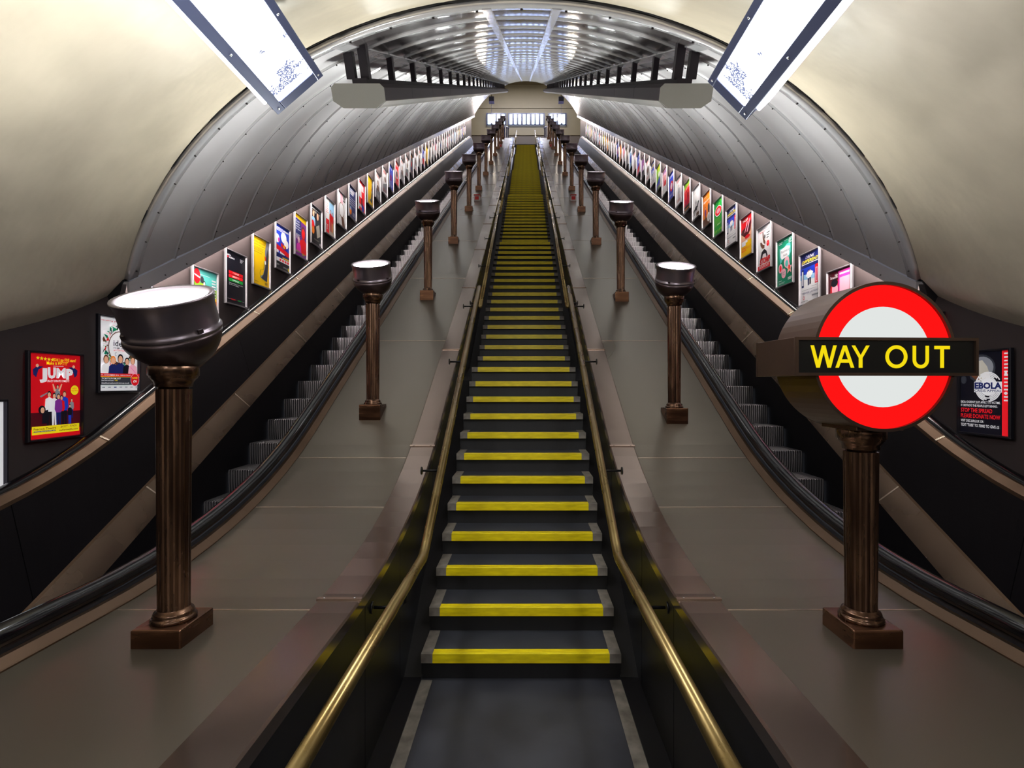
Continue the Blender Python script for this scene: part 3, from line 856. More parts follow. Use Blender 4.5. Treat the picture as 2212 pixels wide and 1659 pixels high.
def text_geo(s, off=0.014):
    """Flat glyph outlines of a string, normalised: x from 0, cap height 1."""
    if (s, off) in TXT: return TXT[(s, off)]
    cu = bpy.data.curves.new('lettering', 'FONT'); cu.body = s; cu.size = 1.0; cu.resolution_u = 2; cu.offset = off
    ob = bpy.data.objects.new('lettering', cu); COL.objects.link(ob)
    dg = bpy.context.evaluated_depsgraph_get()
    me = bpy.data.meshes.new_from_object(ob.evaluated_get(dg))
    v = [(p.co.x, p.co.y) for p in me.vertices]; f = [tuple(p.vertices) for p in me.polygons]
    bpy.data.meshes.remove(me); bpy.data.objects.remove(ob); bpy.data.curves.remove(cu)
    if v:
        x0 = min(p[0] for p in v); y0 = 0.0; h = 0.73
        v = [((p[0] - x0) / h, (p[1] - y0) / h) for p in v]
    TXT[(s, off)] = (v, f); return TXT[(s, off)]
PW, PH = 0.43, 0.63
class Art:
    """Flat printed sheet; u to the right and v up as a passer-by sees it, both 0..1."""
    def __init__(self, bg): self.mb = MB(); self.n = 0; self.rect(0, 0, 1, 1, bg)
    def put(self, pts, faces, c):
        self.n += 1; d = self.n * 0.00013
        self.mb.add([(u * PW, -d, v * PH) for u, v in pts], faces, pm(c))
    def rect(self, u0, v0, u1, v1, c): self.put([(u0, v0), (u1, v0), (u1, v1), (u0, v1)], [(0, 1, 2, 3)], c)
    def poly(self, pts, c): self.put(pts, [tuple(range(len(pts)))], c)
    def ell(self, cu, cv, ru, rv, c, n=22): self.poly([(cu + ru * math.cos(2 * PI * k / n), cv + rv * math.sin(2 * PI * k / n)) for k in range(n)], c)
    def ring(self, cu, cv, ru, th, c, n=26, a0=0, a1=2 * PI):
        k_ = PW / PH; P = []
        for i in range(n + 1):
            a = a0 + (a1 - a0) * i / n
            for r in (ru, ru - th): P.append((cu + r * math.cos(a), cv + r * k_ * math.sin(a)))
        self.put(P, [(2 * i, 2 * i + 2, 2 * i + 3, 2 * i + 1) for i in range(n)], c)
    def star(self, cu, cv, r, c): self.poly([(cu + (r if k % 2 == 0 else r * .42) * math.sin(PI * k / 5), cv + (r if k % 2 == 0 else r * .42) * PW / PH * math.cos(PI * k / 5)) for k in range(10)], c)
    def txt(self, s, u0, v, u1, h, c, shear=0.0, rise=0.0, off=0.014):
        """Text fitted between u0 and u1, baseline v, cap height h."""
        V, F = text_geo(s, off)
        if not V: return
        wd = max(p[0] for p in V)
        self.put([(u0 + x / wd * (u1 - u0) + shear * y, v + y * h + rise * x / wd) for x, y in V], F, c)
    def lines(self, u0, v0, u1, n, c, h=.006, gap=.02):
        for i in range(n): self.rect(u0, v0 - i * gap, u1 - (i * 37 % 5) * .02, v0 - i * gap + h, c)
    def person(self, cu, cv, h, top, bot, hair='k', skin='s', lean=0.0):
        """Standing figure, feet at cv, total height h (fractions of the sheet)."""
        wd = h * .2
        self.poly([(cu - wd * .5, cv), (cu - wd * .1, cv), (cu, cv + h * .4), (cu + wd * .15, cv), (cu + wd * .55, cv), (cu + wd * .6 + lean, cv + h * .5), (cu - wd * .6 + lean, cv + h * .5)], bot)
        self.poly([(cu - wd * .6 + lean, cv + h * .45), (cu + wd * .6 + lean, cv + h * .45), (cu + wd * .95 + lean, cv + h * .55), (cu + wd * .8 + lean, cv + h * .8), (cu + lean, cv + h * .86), (cu - wd * .8 + lean, cv + h * .8), (cu - wd * .95 + lean, cv + h * .55)], top)
        self.ell(cu + lean, cv + h * .935, wd * .42, h * .085, hair); self.ell(cu + lean, cv + h * .915, wd * .33, h * .068, skin)
    def bust(self, cu, cv, h, top, hair, skin='s'):
        self.poly([(cu - h * .5, cv), (cu + h * .5, cv), (cu + h * .42, cv + h * .42), (cu + h * .12, cv + h * .56), (cu - h * .12, cv + h * .56), (cu - h * .42, cv + h * .42)], top)
        self.ell(cu, cv + h * .78, h * .27, h * .24, hair); self.ell(cu, cv + h * .74, h * .2, h * .19, skin)

def a_karate():
    a = Art('r'); a.rect(0, 0, 1, .31, 'd')
    a.poly([(0, .0), (1, 0), (1, .1), (0, .12)], 'r')
    for i in range(5): a.star(.175 + .066 * i, .945 - .004 * i, .036, 'Y')
    a.txt('"Did I say FIVE stars?', .45, .915, .9, .038, 'Y'); a.txt('Make it FIFTY!"', .33, .872, .74, .04, 'Y'); a.lines(.45, .853, .65, 1, 'w', .006)
    for u0, u1, s in ((.20, .34, 'J'), (.35, .50, 'U'), (.51, .69, 'M'), (.70, .84, 'P')):
        a.txt(s, u0, .705 + (.012 if s in 'UM' else 0), u1, .12, 'w', off=.04 if s == 'M' else .065)
    for u, v, q in ((.14, .8, 1), (.87, .8, -1)):
        a.poly([(u - .06 * q, v + .01), (u + .02 * q, v + .05), (u + .13 * q, v + .045), (u + .04 * q, v + .01), (u, v - .08), (u - .05 * q, v - .05)], 'n'); a.ell(u + .02 * q, v + .055, .026, .02, 's')
    a.txt('CRAZY KARATE COMEDY!', .33, .665, .76, .026, 'w')
    a.ell(.87, .565, .082, .062, 'k'); a.ell(.87, .565, .08, .06, 'Y'); a.txt('KIDS', .83, .575, .91, .022, 'r'); a.txt('HALF PRICE', .80, .55, .94, .016, 'r')
    a.person(.53, .36, .27, 'G', 'k', 'k'); a.poly([(.46, .55), (.43, .64), (.45, .645), (.50, .56)], 's'); a.poly([(.57, .55), (.62, .64), (.60, .645), (.54, .56)], 's')
    a.poly([(.2, .5), (.34, .545), (.34, .53), (.22, .485)], 'G')
    a.person(.37, .12, .43, 'w', 'k', 'k'); a.person(.66, .13, .42, 'b', 'k', 'B'); a.person(.46, .15, .38, 'w', 'w', 'k'); a.person(.60, .16, .34, 'r', 'k', 'k'); a.person(.54, .12, .40, 'p', 'n', 'k')
    a.person(.80, .22, .24, 'G', 'n', 'B'); a.person(.76, .15, .24, 'k', 'b', 'k')
    a.poly([(.23, .18), (.36, .18), (.34, .34), (.24, .32)], 'k'); a.ell(.23, .34, .065, .05, 'k'); a.ell(.24, .335, .035, .034, 's')
    a.rect(.05, .055, .95, .15, 'Y')
    a.txt('Peacock Theatre', .08, .108, .49, .026, 'k'); a.rect(.08, .082, .48, .097, 'k'); a.txt("SADLER'S WELLS IN THE WEST END", .09, .0855, .47, .009, 'w')
    a.txt('28 OCT - 15 NOV', .57, .114, .90, .024, 'k'); a.txt('sadlerswells.com', .55, .075, .92, .024, 'k')
    return a, 'red poster with white block title above a group of performers, left wall'
def a_home():
    a = Art('w'); a.txt('Everything you need for your', .04, .945, .95, .02, 'r')
    rnd = random.Random(3)
    for i in range(90):
        t = 2 * PI * i / 90; r = .33 + rnd.uniform(-.03, .05)
        u, v = .5 + r * math.cos(t), .62 + r * .78 * math.sin(t)
        c = rnd.choice('gtgDrBtk')
        a.poly([(u + rnd.uniform(-.06, .06), v + rnd.uniform(-.045, .045)) for _ in range(4)], c)
    for t in (2.0, 2.6, 3.1, 3.7, 1.1, .4): 
        u, v = .5 + .38 * math.cos(t), .62 + .3 * math.sin(t); a.poly([(u - .06, v - .01), (u + .04, v - .03), (u + .06, v + .012), (u - .04, v + .03)], 'w'); a.lines(u - .03, v, u + .03, 1, 'r', .004)
    a.ell(.5, .6, .30, .225, 'd'); a.ell(.5, .6, .285, .214, 'e'); a.ell(.5, .6, .275, .207, 'w')
    a.txt('ideal', .33, .615, .66, .085, 'k'); a.txt('HOME SHOW', .33, .578, .70, .024, 'k'); a.txt('at Christmas', .33, .548, .70, .024, 'r')
    a.ring(.40, .505, .04, .014, 'G', 14, PI * .4, PI * 1.6); a.txt('company.com', .43, .497, .64, .013, 'G')
    for u, t, hh, q in ((.15, 'w', 'B', .25), (.32, 'n', 'o', .24), (.5, 'n', 'k', .27), (.67, 'k', 'k', .23), (.82, 'i', 'B', .25)): a.bust(u, .235, q, t, hh)
    for i in range(12): a.ell(.76 + (i * 7 % 13) * .011, .25 + (i * 5 % 11) * .008, .007, .005, 'm')
    a.rect(0, .195, 1, .24, 'r'); a.txt('19 - 23 NOVEMBER 2014 - EARLS COURT', .02, .208, .76, .018, 'w'); a.rect(0, .19, 1, .196, 'y'); a.rect(0, .085, 1, .19, 't'); a.rect(0, .085, 1, .19, 'D')
    a.txt('TICKETS FROM JUST', .03, .162, .5, .018, 'w'); a.txt('Book Now and Quote', .03, .138, .32, .014, 'w'); a.txt('TUBE6', .34, .138, .42, .014, 'Y'); a.txt('idealhomeshowchristmas.co.uk', .03, .1, .72, .02, 'w')
    a.ell(.87, .155, .118, .09, 'i'); a.ell(.87, .155, .108, .083, 'r'); a.txt('SAVE', .80, .17, .94, .03, 'Y'); a.txt('£6', .82, .12, .92, .035, 'w')
    for i in range(7): a.rect(.04 + .14 * i, .045, .11 + .14 * i, .058, 'n' if i == 2 else 'G')
    return a, 'white poster with a round wreath logo, partly behind the large lamp bowl'
def a_sell():
    a = Art('r'); a.poly([(0, .82), (.4, 1), (1, 1), (1, .75)], 'm'); a.rect(0, 0, 1, .55, 'r'); a.txt('SELLING?', .12, .86, .8, .07, 'w'); a.lines(.1, .7, .8, 6, 'w'); a.rect(.08, .08, .6, .2, 'w')
    return a, 'red poster with white heading whose top just shows above the large lamp bowl'
def a_noentry():
    a = Art('y'); a.rect(0, .55, 1, 1, 'L'); a.poly([(0, .8), (1, .7), (1, 1), (0, 1)], 'c'); a.poly([(0, 0), (.3, .1), (.35, .6), (0, .55)], 'o'); a.poly([(1, 0), (.6, .1), (.8, .5), (1, .5)], 'o'); a.poly([(0, 0), (1, 0), (1, .18), (0, .25)], 'B')
    a.ell(.45, .55, .2, .2, 'Y'); a.ell(.18, .86, .135, .13, 'R'); a.poly([(.05, .90), (.05, .875), (.31, .83), (.31, .855)], 'w'); a.lines(.3, .9, .7, 1, 'w')
    a.person(.47, .2, .6, 'D', 'k', 'D', 'w'); a.ell(.38, .82, .07, .06, 'D')
    for i in range(7): a.rect(.78, .84 - .05 * i, .95, .865 - .05 * i, 'w')
    return a, 'green and orange poster with red no-entry disc on the left wall'
def a_think():
    a = Art('k'); a.txt('DATA', .08, .9, .26, .03, 'w'); a.rect(.1, .86, .15, .89, 'R'); a.txt('SCIENCE', .18, .86, .44, .028, 'w'); a.lines(.72, .9, .9, 3, 'w', .012, .026)
    for v, c, s in ((.565, 'r', 'THINK'), (.495, 'R', 'BREATHE'), (.425, 'g', 'SPEAK')): a.rect(.16, v, .86, v + .058, c); a.txt(s, .34, v + .014, .68, .032, 'w')
    a.txt('Communication and Voice Skills', .17, .385, .86, .018, 'w'); a.txt('by Phone Skype', .17, .355, .66, .018, 'w')
    a.txt('www.', .1, .08, .25, .018, 'w'); a.rect(.26, .075, .48, .095, 'r'); a.rect(.48, .075, .72, .095, 'd'); a.rect(.6, .075, .78, .095, 'g'); a.txt('.com', .8, .08, .93, .018, 'w')
    return a, 'black poster reading THINK BREATHE SPEAK on red and green bars on the left wall'
def a_yellow(idx):
    a = Art('y'); a.txt('A little adventure', .1, .885, .72, .035, 'B'); a.txt("won't hurt you", .1, .83, .7, .035, 'B'); a.lines(.1, .79, .66, 4, 'B', .005, .022); a.lines(.1, .68, .56, 1, 'B')
    a.poly([(.82, 1), (1, 1), (.97, .72), (.93, .45), (.9, .3), (.86, .12), (.48, .17), (.45, .20), (.62, .26), (.72, .42), (.75, .62), (.74, .78)], 'G')
    a.poly([(.88, .85), (.96, .7), (.9, .35), (.86, .13), (.5, .17), (.66, .27), (.76, .44), (.8, .62)], 'D')
    a.ell(.76, .62, .04, .045, 'r'); a.poly([(.70, .56), (.80, .57), (.80, .5), (.72, .49)], 'w')
    for p, q_ in (((.66, .66), (.75, .60)), ((.68, .55), (.66, .38)), ((.66, .38), (.46, .34)), ((.46, .34), (.42, .26)), ((.42, .26), (.46, .19))):
        a.poly([p, (p[0] + .016, p[1]), (q_[0] + .016, q_[1]), q_], 'k')
    a.lines(.1, .07, .34, 1, 'B'); a.lines(.72, .09, .92, 4, 'B', .006, .013)
    return a, 'yellow poster with a grey slide drawing, ' + ('lower of two on the left wall' if idx == 0 else 'upper of two on the left wall')
def a_blue():
    a = Art('b'); a.lines(.08, .93, .75, 3, 'w', .012, .03); a.rect(.6, .9, .95, .94, 'w')
    for u, v, r in ((.15, .68, .16), (.6, .76, .2), (.78, .64, .16), (.1, .4, .14), (.5, .36, .17)): a.ell(u, v, r, r * .62, 'w')
    a.poly([(0, .56), (.5, .5), (1, .45), (1, .34), (.3, .42), (0, .44)], 'r'); a.poly([(.4, .62), (.75, .58), (.75, .5), (.4, .53)], 'r'); a.ell(.25, .66, .06, .05, 'm'); a.ell(.62, .55, .05, .04, 'Y')
    a.rect(0, .26, 1, .36, 'n'); a.rect(.5, .27, 1, .3, 'y'); a.rect(0, .17, 1, .26, 'w')
    for i in range(4): a.rect(.3 + .18 * i, .19, .42 + .18 * i, .24, 'R')
    a.rect(0, 0, 1, .17, 'k'); a.lines(.1, .1, .3, 2, 'w'); a.lines(.55, .08, .9, 2, 'w'); a.ell(.92, .06, .04, .04, 'Y')
    return a, 'blue, white and red illustrated poster with cloud shapes on the left wall'
def a_purple():
    a = Art('p'); a.poly([(0, 1), (1, 1), (1, .86), (0, .93)], 'y'); a.rect(0, .5, .55, .9, 'n')
    for i, s in enumerate(('Could', 'your', 'voice', 'be heard')): a.txt(s, .12, .82 - .062 * i, .42 + .04 * i, .04, 'w')
    a.bust(.74, .1, .68, 'R', 'B', 'R'); a.bust(.36, .1, .4, 'm', 'd', 'i'); a.lines(.12, .52, .48, 6, 'w', .008, .022); a.lines(.1, .12, .5, 3, 'L', .008, .02); a.lines(.6, .1, .9, 3, 'Y', .008, .02)
    return a, 'purple poster with yellow top edge and red portrait on the left wall'
def a_dark():
    a = Art('k'); a.lines(.15, .93, .85, 1, 'w', .014); a.txt('COMING HOME', .15, .84, .9, .06, 'e'); a.bust(.25, .5, .4, 'l', 'B'); a.bust(.65, .42, .5, 'D', 'k'); a.ell(.2, .5, .14, .12, 'R'); a.ell(.22, .36, .12, .1, 'o'); a.poly([(.5, .5), (.8, .6), (.9, .3), (.6, .2)], 'e'); a.lines(.3, .15, .8, 2, 'e'); a.ell(.88, .07, .05, .04, 'w')
    return a, 'dark film poster crowded with faces and orange disc on the left wall'
def a_redppl():
    a = Art('e'); a.rect(0, .35, .45, 1, 'w'); a.rect(0, .04, .45, .42, 'R'); a.lines(.06, .85, .38, 6, 'r', .014, .05); a.lines(.08, .25, .36, 4, 'w', .012, .04); a.rect(.45, .6, .95, .95, 'l'); a.person(.6, .12, .62, 'r', 'r'); a.person(.78, .12, .58, 'r', 'o', 'B')
    return a, 'white and red poster with two people in red clothes on the left wall'
def a_watch():
    a = Art('w'); a.ell(.5, .5, .33, .25, 'e'); a.ell(.5, .5, .27, .2, 'w'); a.ring(.5, .5, .33, .03, 'B'); a.poly([(.35, .72), (.65, .7), (.6, 1), (.3, 1)], 'i'); a.poly([(.45, .28), (.75, .3), (.95, 0), (.6, 0)], 'B'); a.rect(.68, .8, .95, .93, 'k'); a.lines(.7, .88, .92, 2, 'w', .02, .04); a.lines(.08, .3, .3, 5, 'G')
    return a, 'pale poster showing a large wristwatch dial on the left wall'
def a_navy():
    a = Art('n')
    for i in range(4): a.rect(.22, .9 - .05 * i, .85 - .06 * i, .925 - .05 * i, 'w')
    for i in range(4): a.rect(.12, .62 - .07 * i, .9, .635 - .07 * i, 'w')
    a.ell(.28, .2, .14, .12, 'o'); a.ell(.3, .3, .08, .06, 'l'); a.lines(.55, .2, .9, 5, 'w', .008, .025)
    return a, 'navy blue poster with white lines of text and orange figure on the left wall'
def a_redsq():
    a = Art('R'); a.rect(.08, .45, .5, .92, 'w'); a.rect(.52, .7, .8, .9, 'w'); a.rect(.15, .12, .5, .22, 'w'); a.poly([(.5, .35), (.9, .2), (.8, 0), (.55, 0)], 'b'); a.rect(.45, .2, .62, .45, 'd')
    return a, 'red poster with white squares and blue streak on the left wall'
def a_paint():
    a = Art('w'); a.rect(.06, .06, .94, .94, 'B'); a.ell(.4, .7, .2, .1, 'o'); a.ell(.6, .5, .25, .12, 'r'); a.ell(.35, .35, .2, .1, 's'); a.lines(.2, .86, .8, 2, 'w', .015, .04); a.poly([(.1, .1), (.9, .1), (.8, .3), (.2, .25)], 'y'); a.ell(.7, .3, .1, .1, 'k')
    return a, 'white-bordered poster with crowded brown and red painting on the left wall'
# right wall
def a_ebola():
    a = Art('k'); a.ell(.42, .80, .30, .17, 'D'); a.ell(.46, .81, .22, .13, 'G')
    a.poly([(.05, .76), (.02, .82), (.08, .88), (.20, .91), (.30, .88), (.36, .8), (.30, .76), (.2, .72), (.3, .5), (.12, .5), (.1, .7)], 'k')
    a.poly([(.34, .88), (.46, .9), (.56, .82), (.62, .7), (.60, .6), (.38, .66), (.30, .76)], 'e'); a.poly([(.12, .80), (.2, .78), (.36, .72), (.42, .66), (.36, .64), (.18, .74)], 'B')
    a.ell(.08, .66, .06, .05, 'D')
    a.ell(.575, .575, .16, .108, 'w')
    for i, r in enumerate((.262, .236, .21, .184)):
        a.ring(.575, .575, r, .021, 'w', 34, .5 + .2 * (i % 3), 2.2 + .25 * (i % 2)); a.ring(.575, .575, r, .021, 'w', 30, 2.35 + .2 * (i % 2), 4.4 + .2 * (i % 3))
        a.ring(.575, .575, r, .021, 'w', 20, 4.75 + .15 * (i % 2), 6.5)
    a.rect(.305, .507, .846, .635, 'w')
    a.txt('EBOLA', .312, .553, .84, .075, 'n', off=.05); a.txt('CRISIS APPEAL', .312, .513, .84, .030, 'n')
    a.rect(.845, 0, 1, 1, 'R')
    for i in range(14): a.rect(.885, .955 - .042 * i, .965 - (i % 3) * .008, .972 - .042 * i, 'w')
    a.ell(.92, .73, .025, .018, 'w'); a.ell(.92, .50, .025, .018, 'w')
    a.txt("EBOLA DOESN'T JUST AFFECT ITS VICTIMS.", .03, .372, .82, .028, 'w'); a.txt('IT DESTROYS THE PEOPLE LEFT BEHIND.', .03, .328, .77, .028, 'w')
    a.txt('STOP THE SPREAD', .03, .258, .67, .052, 'R'); a.txt('PLEASE DONATE NOW', .03, .188, .82, .052, 'R')
    a.txt('VISIT DEC.ORG.UK OR', .03, .135, .50, .032, 'w'); a.txt("TEXT 'TUBE' TO 70000 TO GIVE £5", .03, .08, .80, .036, 'w')
    return a, 'black poster reading EBOLA CRISIS APPEAL with red edge strip, low on the right wall'
def a_redr():
    a = Art('R'); a.rect(.1, .3, .7, .7, 'w'); a.lines(.1, .9, .7, 3, 'w', .03, .06)
    return a, 'red poster on the right wall mostly hidden behind the roundel sign'
def a_plain2():
    a = Art('w'); a.rect(.1, .5, .9, .9, 'b'); a.lines(.1, .3, .8, 5, 'k'); 
    return a, 'white and blue poster hidden behind the roundel sign on the right wall'
def a_pink():
    a = Art('d'); a.rect(.45, .3, 1, .97, 'm'); a.rect(.5, .45, .96, .85, 'i'); a.rect(.5, .9, .9, .93, 'w'); a.poly([(.1, .1), (.44, .1), (.44, .82), (.3, .84), (.1, .7)], 'r'); a.ell(.3, .66, .13, .12, 'i'); a.ell(.28, .78, .15, .07, 'k'); a.txt('Smooth', .1, .86, .42, .05, 'w'); a.txt('up', .3, .9, .42, .05, 'w'); a.txt('Superfast', .1, .45, .9, .08, 'w')
    return a, 'magenta poster with a pink face just above the roundel sign on the right wall'
def a_drink(n):
    a = Art('w'); a.rect(0, .72, 1, 1, 'n'); a.poly([(0, .72), (1, .72), (1, .55), (0, .6)], 'b'); a.poly([(0, .6), (1, .55), (1, .45), (0, .5)], 'l')
    a.txt('DRINK', .27, .895, .72, .06, 'w', .04); a.txt('DIFFERENT', .08, .815, .9, .06, 'Y', .04); a.rect(.08, .785, .92, .797, 'w')
    a.rect(.07, .34, .19, .70, 'n'); a.rect(.10, .38, .16, .66, 'w'); a.rect(.76, .36, .93, .72, 'r'); a.rect(.79, .38, .90, .66, 'i'); a.poly([(.82, .4), (.86, .4), (.87, .64), (.83, .64)], 'r')
    a.poly([(.3, .54), (.62, .54), (.68, .6), (.55, .64), (.38, .63)], 'w'); a.person(.43, .36, .3, 'w', 'n', 'k'); a.person(.53, .37, .3, 'w', 'D', 'k')
    a.lines(.1, .275, .8, 1, 'G'); a.txt('TIREDNESS & FATIGUE', .08, .205, .9, .03, 'n'); a.rect(.62, .13, .93, .16, 'G'); a.ring(.2, .13, .05, .015, 'r', 12); a.txt('ANTARCTICS', .05, .05, .42, .022, 'k'); a.lines(.6, .32, .9, 1, 'G')
    return a, ('lowest of the blue and white DRINK DIFFERENT posters, on the right wall' if n == 0 else 'DRINK DIFFERENT poster just above the red lips poster on the right wall' if n == 1 else 'DRINK DIFFERENT poster highest up the right wall, beside the lime one')
def a_teal():
    a = Art('t'); a.lines(.1, .93, .35, 2, 'w', .012, .03); a.lines(.45, .94, .65, 1, 'w', .012); a.lines(.72, .95, .92, 4, 'w', .012, .03)
    a.poly([(.15, .82), (.4, .8), (.62, .86), (.82, .84), (.86, .66), (.7, .52), (.5, .58), (.36, .56), (.2, .46), (.15, .6)], 'c'); a.poly([(.2, .78), (.6, .82), (.8, .78), (.74, .6), (.3, .56), (.22, .62)], 'w')
    a.txt('Fascinating', .24, .7, .78, .06, 'G'); a.txt('Aida', .38, .61, .64, .06, 'G')
    a.ell(.6, .47, .16, .12, 'i'); a.ell(.6, .44, .09, .07, 'c'); a.ell(.22, .38, .13, .10, 'i'); a.ell(.22, .38, .06, .07, 'R'); a.ell(.42, .25, .14, .105, 'i'); a.lines(.34, .28, .5, 4, 't'); a.star(.76, .32, .2, 'i'); a.star(.76, .32, .1, 'y'); a.ell(.76, .34, .05, .05, 'R')
    a.lines(.1, .1, .3, 1, 'w', .012); a.lines(.68, .12, .94, 3, 'w', .012, .02); a.lines(.1, .06, .5, 2, 'w')
    return a, 'teal green poster with round badges and a star on the right wall'
def a_stomp():
    a = Art('w'); a.lines(.2, .93, .8, 1, 'D', .008); a.txt('NOW ON STAGE', .16, .87, .8, .035, 'R'); a.lines(.66, .80, .88, 3, 'D', .022, .055); a.ell(.75, .56, .1, .065, 'R'); a.lines(.69, .575, .8, 3, 'w', .006, .014)
    a.poly([(.36, .88), (.42, .88), (.48, .72), (.58, .62), (.56, .56), (.44, .62), (.38, .74)], 'B'); a.ell(.53, .75, .05, .05, 'D'); a.poly([(.2, .66), (.28, .66), (.4, .58), (.52, .56), (.5, .48), (.34, .5), (.22, .58)], 'B')
    a.poly([(.3, .42), (.5, .47), (.66, .4), (.74, .28), (.66, .26), (.6, .36), (.4, .36), (.28, .22), (.2, .24), (.26, .36)], 'k')
    a.txt('STOMP', .15, .14, .9, .13, 'r', .04, off=.06)
    a.rect(0, 0, 1, .11, 'r'); a.lines(.12, .08, .85, 2, 'w', .012, .03)
    return a, 'white poster with a leaping dancer and slanted red block title on the right wall'
def a_lips():
    a = Art('y'); a.rect(0, .37, 1, 1, 's'); a.poly([(0, .6), (1, .75), (1, 1), (0, 1)], 'r'); a.poly([(.1, .7), (.5, .74), (.9, .85), (.8, .6), (.6, .5), (.3, .5), (0, .62)], 'd'); a.ell(.55, .48, .22, .045, 'r'); a.poly([(.3, .6), (.36, .62), (.6, .86), (.52, .86)], 'i'); a.poly([(.5, .6), (.56, .6), (.8, .9), (.72, .9)], 'i')
    a.txt('TENDER', .1, .88, .6, .06, 'w', .03); a.rect(.06, .34, .56, .40, 'w'); a.rect(.06, .28, .4, .34, 'w'); a.txt('ICE MAKER', .08, .2, .5, .04, 'R'); a.txt('MAKER', .08, .14, .46, .04, 'R'); a.lines(.5, .22, .9, 3, 'o'); a.lines(.1, .05, .8, 1, 'o')
    return a, 'red and amber poster showing a close-up face with red lips on the right wall'
def a_green():
    a = Art('g'); rnd = random.Random(5)
    for i in range(22): a.ell(rnd.uniform(.06, .94), rnd.uniform(.62, .97), .025, .018, 'L')
    a.ell(.5, .68, .36, .15, 'w'); a.ell(.5, .68, .33, .13, 'R'); a.ell(.5, .68, .2, .07, 'i'); a.lines(.12, .48, .8, 7, 'L', .008, .035); a.lines(.4, .3, .8, 2, 'w')
    for i in range(5): a.ell(.15 + .17 * i, .12, .05, .04, 'L')
    return a, 'bright green poster with a red oval badge on the right wall'
def a_orange():
    a = Art('o'); a.rect(0, 0, 1, .25, 'B'); a.lines(.15, .9, .55, 1, 'w', .014); a.txt('Experience', .08, .74, .92, .07, 'w'); a.person(.35, .1, .5, 'p', 'B'); a.person(.75, .14, .58, 'D', 'D'); a.ell(.74, .22, .18, .14, 'w'); a.lines(.64, .28, .84, 7, 'D', .006, .02)
    return a, 'orange poster with two people and a white round badge on the right wall'
def a_horse():
    a = Art('w'); a.lines(.15, .85, .5, 2, 'e'); a.ell(.45, .32, .2, .07, 'k'); a.poly([(.58, .34), (.72, .5), (.86, .5), (.82, .44), (.7, .3)], 'k'); a.poly([(.3, .3), (.2, .12), (.25, .12), (.38, .28)], 'k'); a.poly([(.52, .28), (.56, .13), (.61, .13), (.6, .3)], 'k'); a.person(.45, .34, .26, 'k', 'k', 'k', 'k'); a.rect(.5, .06, .92, .16, 'B'); a.poly([(.26, .34), (.1, .28), (.12, .2), (.3, .28)], 'k')
    return a, 'white poster with a black horse and rider silhouette on the right wall'
def a_redteam():
    a = Art('r'); a.poly([(0, 1), (1, 1), (1, .88), (0, .8)], 'L'); a.txt('SUPERSTARS', .08, .72, .9, .05, 'w', 0, .08); a.person(.3, .2, .5, 'r', 'n'); a.person(.62, .2, .5, 'd', 'n'); a.rect(0, 0, 1, .2, 'k'); a.rect(.1, .08, .8, .11, 'o')
    return a, 'red poster with green corner and a pair of people on the right wall'
SEQ_L = {14: 'w', 15: 'w', 16: 'b', 17: 'R', 18: 'w', 19: 'w', 20: 'D', 21: 'w', 22: 'w', 23: 'b', 24: 'y', 25: 'e', 26: 'w', 27: 'i', 28: 'w', 29: 'G', 30: 'w', 31: 'e', 32: 'i', 33: 'w', 34: 'G', 35: 'w', 36: 'l', 37: 'w', 38: 'Y', 39: 'y', 40: 'w', 41: 'b', 42: 'o', 43: 'i'}
SEQ_R = {13: 'w', 14: 'b', 15: 'i', 16: 'L', 18: 'w', 19: 'p', 20: 'b', 21: 'w', 22: 'l', 23: 'e', 24: 'i', 25: 'o', 26: 'b', 27: 'w', 28: 'w', 29: 'e', 30: 'o', 31: 'y', 32: 'Y', 33: 'w', 34: 'r', 35: 'l', 36: 'w', 37: 'i', 38: 'w', 39: 'y', 40: 'o', 41: 'w', 42: 'L', 43: 'b'}
NAMEC = {'w': 'white', 'b': 'blue', 'R': 'red', 'D': 'dark', 'y': 'yellow', 'Y': 'lemon yellow', 'e': 'cream', 'i': 'pink', 'G': 'grey', 'l': 'pale blue', 'o': 'orange', 'L': 'lime green', 'p': 'purple', 'r': 'red'}
CC = {'w': 'rGnDB', 'b': 'wrw', 'R': 'wwbd', 'D': 'orwb', 'y': 'DBG', 'Y': 'DBk', 'e': 'BGrk', 'i': 'bwr', 'G': 'wkb', 'l': 'wbb', 'o': 'kyw', 'L': 'ybw', 'p': 'Lkw', 'r': 'wkw'}
def a_any(bg, seed, s, k):
    rnd = random.Random(seed * 13 + 5); a = Art(bg); cs = CC[bg]
    a.lines(.12, .9, .8, 2, cs[0], .025, .05)
    kind = seed % 4
    if kind == 0: a.person(.5, .12, .6, cs[1], cs[-1])
    elif kind == 1: a.ell(.5, .5, .3, .2, cs[1]); a.ell(.5, .5, .18, .12, cs[-1])
    elif kind == 2: a.rect(0, 0, 1, .38, cs[1]); a.bust(.55, .34, .4, cs[-1], 'k')
    else: a.poly([(0, .3), (1, .55), (1, .15), (0, .05)], cs[1]); a.ell(.6, .62, .16, .11, cs[-1])
    a.lines(.12, .2, .8, 3, cs[0] if kind != 2 else 'w', .01, .035)
    return a, f'{NAMEC[bg]} framed poster on the {side(s)} wall, {ordw(k + 2 if s < 0 else k + 1)} one up from its lower end'
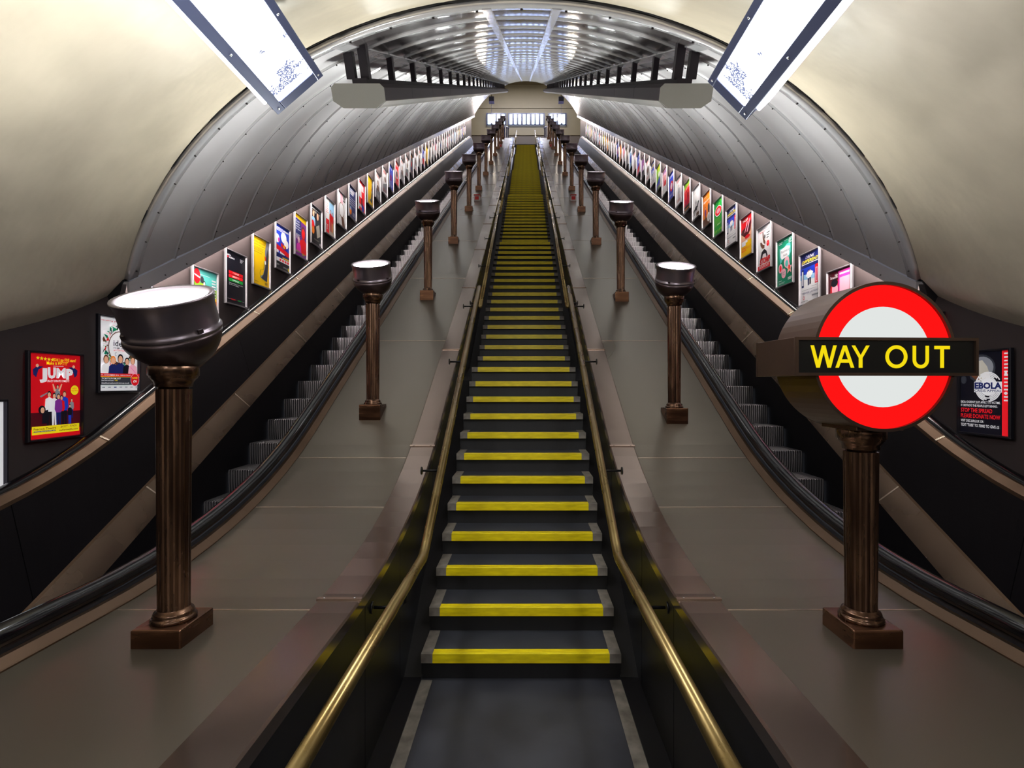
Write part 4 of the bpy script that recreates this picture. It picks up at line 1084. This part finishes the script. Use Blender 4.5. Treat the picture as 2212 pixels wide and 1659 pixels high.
ARTL = {-1: None, 0: a_karate, 1: a_home, 2: a_sell, 3: a_noentry, 4: a_think, 5: lambda: a_yellow(0), 6: a_blue, 7: a_purple, 8: a_dark, 9: a_redppl, 10: a_watch, 11: a_navy, 12: a_redsq, 13: lambda: a_yellow(1)}
ARTR = {0: a_ebola, 1: a_redr, 2: a_plain2, 3: a_pink, 4: lambda: a_drink(0), 5: a_teal, 6: a_stomp, 7: a_lips, 8: lambda: a_drink(1), 9: a_green, 10: a_orange, 11: a_horse, 12: a_redteam, 17: lambda: a_drink(2)}
def frame_mesh(m):
    mb = MB(); T = .030; e = .012
    prof = [(-.014, 0), (-.014, -.022), (-.010, -T), (0.0, -T), (.004, -.012), (.004, 0)]
    def rg(off, d):
        return [(-off, d, -off), (PW + off, d, -off), (PW + off, d, PH + off), (-off, d, PH + off)]
    mb.loft([rg(-o, d) for o, d in prof] + [rg(.014, 0)], m, True, False)
    return mb
fr_obj = {}
def make_poster(s, k, art, label):
    yn = (3.635 + .596 * k) if s < 0 else (3.672 + .598 * k)
    if s < 0: rz, yl = PI / 2, yn
    else: rz, yl = -PI / 2, yn + .43
    zb = CZ - 2.515 + T30 * yn + .012
    near = k <= 20
    t = empty('framed_poster', (s * 3.535, yl, zb), rz)
    tag(t, label, 'poster', f'framed posters up the {side(s)} wall')
    key = 'd' if k < 3 else 's'
    if key not in fr_obj: o = frame_mesh(frame_d if key == 'd' else frame_s).build('frame', t); fr_obj[key] = o
    else: o = fr_obj[key].copy(); COL.objects.link(o); o.parent = t
    mbx = art.mb.build('print', t); mbx.location = (0, -.008, 0)
    # backing board
    return t
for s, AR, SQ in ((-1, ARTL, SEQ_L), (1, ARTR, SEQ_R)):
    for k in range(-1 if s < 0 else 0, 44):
        ADDED_GLOW = k < 3
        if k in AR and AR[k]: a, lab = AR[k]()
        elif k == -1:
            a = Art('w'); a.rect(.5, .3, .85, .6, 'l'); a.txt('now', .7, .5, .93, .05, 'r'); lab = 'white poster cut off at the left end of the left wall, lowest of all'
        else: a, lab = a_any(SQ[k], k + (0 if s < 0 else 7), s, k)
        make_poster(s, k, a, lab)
